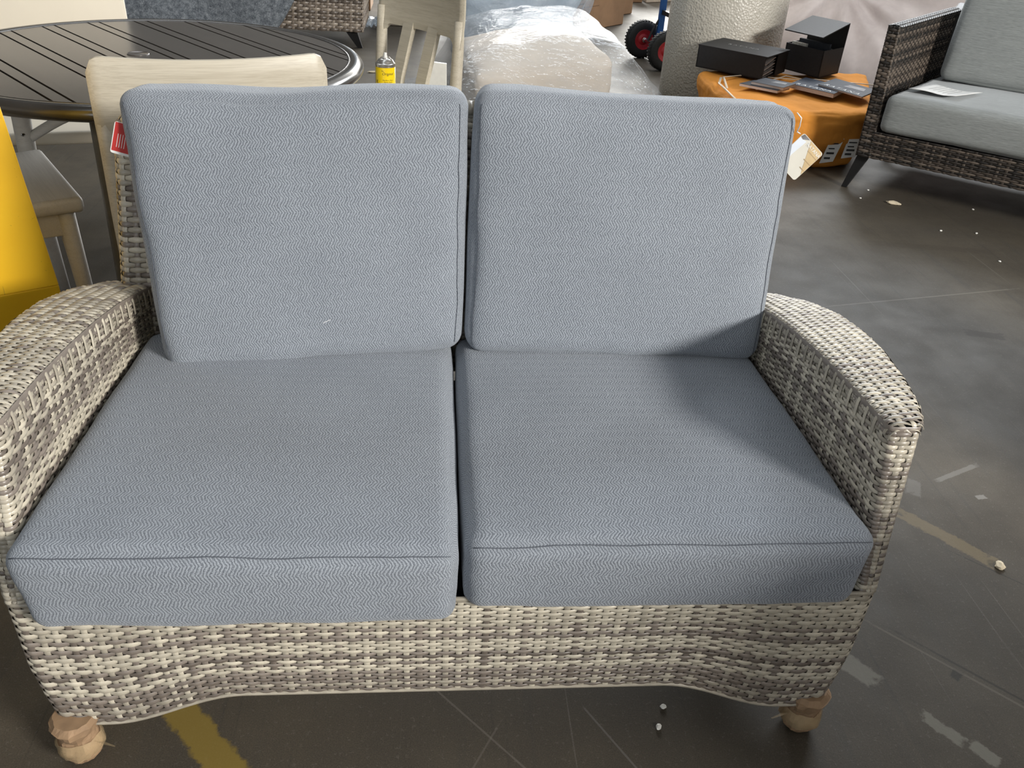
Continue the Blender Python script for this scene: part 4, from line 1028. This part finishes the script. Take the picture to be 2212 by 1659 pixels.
# second, upright wrapped pack behind it
p2 = thing('wrapped_pack', 'upright pale blue pack in crumpled plastic behind the beige pile', 'pack')
def sag_p(e, P): return np.array([.05*fbm((P[0]*3, P[1]*3, P[2]*7), 2), .05*fbm((P[0]*3+4, P[1]*3, P[2]*7), 2), .03*fbm((P[0]*5, P[1]*3, 1), 2)])
ob, _ = cushion('pack', [(.18, 5.25, 0), (.80, 5.25, .0), (.80, 5.6, 0), (.18, 5.6, 0), (.10, 5.30, .62), (.98, 5.30, .66), (.98, 5.62, .66), (.10, 5.62, .62)], (.8, .35, .64), .06, None, None, None, 51, (.02, .03, .03), seg=20, wr=.02, sag=sag_p, mat=M['pale_blue_pack']); ob.parent = p2
ob, _ = cushion('plastic_film', [(.12, 5.18, .0), (.90, 5.18, .0), (.90, 5.66, 0), (.12, 5.66, 0), (.04, 5.22, .66), (1.05, 5.22, .74), (1.05, 5.70, .72), (.04, 5.70, .68)], (.95, .48, .7), .08, None, None, None, 57, (.02, .03, .05), seg=30, wr=.05, sag=lambda e, P: sag_p(e, P*1.3)*.9, mat=M['film_blue']); ob.parent = p2

# ------------------------------------------------------------------ plastic draped stack behind the roll
dp = thing('draped_stack', 'large stack draped in milky plastic behind the dark wicker sofa', 'stack')
MB().hexa([(2.25, 5.30, 0), (4.2, 4.95, 0), (4.3, 6.1, 0), (2.3, 6.3, 0), (2.25, 5.30, .95), (4.2, 4.95, 1.0), (4.3, 6.1, 1.0), (2.3, 6.3, .95)], .03).build('packed_furniture', M['pink_pack'], dp)
rows = []
for i in range(90):
    u = i/89; x = 2.12 + 2.2*u; y0 = 5.24 - .36*u; row = []
    for k in range(60):
        v = k/59; z = 1.02*(1-v) + .005
        dx, dz = x-2.62, z-.66
        an = math.atan2(dx, -dz+.001); rr_ = math.hypot(dx, dz)
        fold = .018*math.sin(an*13+2*fbm((an*2, 0, 3)))*ss(rr_*3)*math.exp(-rr_*1.2) + .02*fbm((x*3, z*2, 2)) + .012*math.sin(x*22+3*fbm((x*2, z, 7)))*ss(v*1.5)
        row.append((x + .02*fbm((x*2, z*3, 5)), y0 - .05 - .10*v*v - fold*1.4, z))
    rows.append(row)
MB().grid(rows).build('plastic_drape', M['film_drape'], dp, smooth=True)

# ------------------------------------------------------------------ far wicker seat with felt blanket
fw = thing('wicker_lounge_seat', 'brown wicker lounge seat on dark tapered legs far behind the table', 'seat')
def S_far(tau, t):
    # front face then right side
    z = .60*(1-t) + .12*t; xc = -.52 - .02*(t); a = tau
    x = np.where(a < 0, xc + a, xc); y = np.where(a < 0, 5.72, 5.72 + a)
    return np.stack([x, y, z], 1)
k = MB().grid(core_grid(S_far, -1.9, .7, -1)); p = k.build('woven_body', M['core'], fw)
for nm, c in (('far_wicker_light', (.38, .32, .26)), ('far_wicker_mid', (.25, .205, .165)), ('far_wicker_dark', (.13, .105, .085))): M[nm] = wicker(nm, c)
emit(Weave(S_far, -.62, .6, 26, .040, .006, -1, sub=4), p, 'far_weave', ['far_wicker_light', 'far_wicker_mid', 'far_wicker_mid', 'far_wicker_dark'], singles=False)
MB().box((-1.45, 6.1, .36), (1.82, .70, .44)).build('seat_core', M['core'], fw)
for lx, dx in ((-.64, .07), (-2.2, -.07)):
    MB().hexa([(lx+dx-.012, 5.79, 0), (lx+dx+.022, 5.79, 0), (lx+dx+.022, 5.82, 0), (lx+dx-.012, 5.82, 0), (lx-.04, 5.76, .14), (lx+.05, 5.76, .14), (lx+.05, 5.83, .14), (lx-.04, 5.83, .14)]).build('leg', M['dark_metal'], fw)
fbk = []
for i in range(60):
    u = i/59; row = []
    x = -2.6 + 1.92*u
    for k in range(30):
        v = k/29
        edge = .10 + .56*ss((x+1.22)/.52)**1.1    # lower hem curves up toward the side
        z = .95 - (.95-edge)*v
        row.append((x + .02*fbm((x*2, z*4, 1)), 5.62 + .04*fbm((x*2, z*2, 3)) - .03*v, z))
    fbk.append(row)
tag(MB().grid(fbk).build('moving_blanket', M['felt'], smooth=True, solid=.02), 'speckled grey felt moving blanket hung over the far wicker seat', 'blanket')

# thin white sheet standing behind the dining chair, and a crumpled plastic sheet on the floor
tag(MB().hexa([(-.078, 3.0, 0), (.022, 2.98, 0), (.022, 2.995, 0), (-.078, 3.015, 0), (-.088, 3.0, .492), (.014, 2.98, .488), (.014, 2.995, .488), (-.088, 3.015, .492)], .002).build('foam_board', M['white_plastic']), 'thin white foam board standing behind the slats of a dining chair', 'board')
G = []
for i in range(24):
    G.append([(-.86+.38*i/23, 6.55+.45*k/15, .012+.07*abs(fbm((i*.4, k*.5, 2), 1))) for k in range(16)])
tag(MB().grid(G).build('plastic_sheet', M['film_blue'], smooth=True, solid=.004), 'crumpled pale plastic sheet on the floor beside the grey cardboard box', 'sheet')

# ------------------------------------------------------------------ litter on the floor
def crumb(name, loc, size, m, label, cat, seed, flat=.4, grp=None):
    bm = bmesh.new(); bmesh.ops.create_icosphere(bm, subdivisions=2, radius=1)
    for v in bm.verts:
        n_ = 1+.35*fbm((v.co.x*1.5+seed, v.co.y*1.5, v.co.z*1.5)); v.co = Vector((v.co.x*size[0]*n_, v.co.y*size[1]*n_, (v.co.z*n_*.8+.6)*size[2]))
    me = bpy.data.meshes.new(name); bm.to_mesh(me); bm.free(); o = link(name, me, M[m]); o.location = loc; o.rotation_euler.z = seed; return tag(o, label, cat, grp)
crumb('foam_scrap', (2.062, 2.765, 0), (.036, .018, .010), 'foam_scrap', 'tan torn scrap on the concrete before the dark sofa', 'scrap', 2.6)
crumb('paper_scrap', (1.203, .405, 0), (.014, .010, .008), 'foam_scrap', 'small twisted tan scrap at the end of the tan floor mark', 'scrap', 1)
crumb('foam_scrap', (-.42, 5.02, 0), (.045, .012, .008), 'foam_scrap', 'thin pale scrap on the floor behind the spray can', 'scrap', .3)
for i, (x, y) in enumerate([(1.93, 2.83), (2.02, 2.95), (2.42, 2.72), (2.12, 2.44), (2.27, 2.42), (2.45, 2.1), (.37, .062), (.352, .02), (2.2, 2.12)]):
    crumb('floor_crumb', (x, y, 0), (.006, .005, .004), 'white_plastic', ['tiny white crumb beside the front leg of the dark sofa', 'tiny white crumb just before the dark sofa apron', 'tiny white crumb in the shadow under the dark sofa', 'left of two white crumbs nearer than the tan scrap', 'right of two white crumbs nearer than the tan scrap', 'tiny white crumb on the open floor at the picture edge', 'upper of two white crumbs under the loveseat apron', 'lower of two white crumbs under the loveseat apron', 'tiny white crumb on the open floor before the dark sofa'][i], 'crumb', i+.5, grp='white crumbs on the floor')
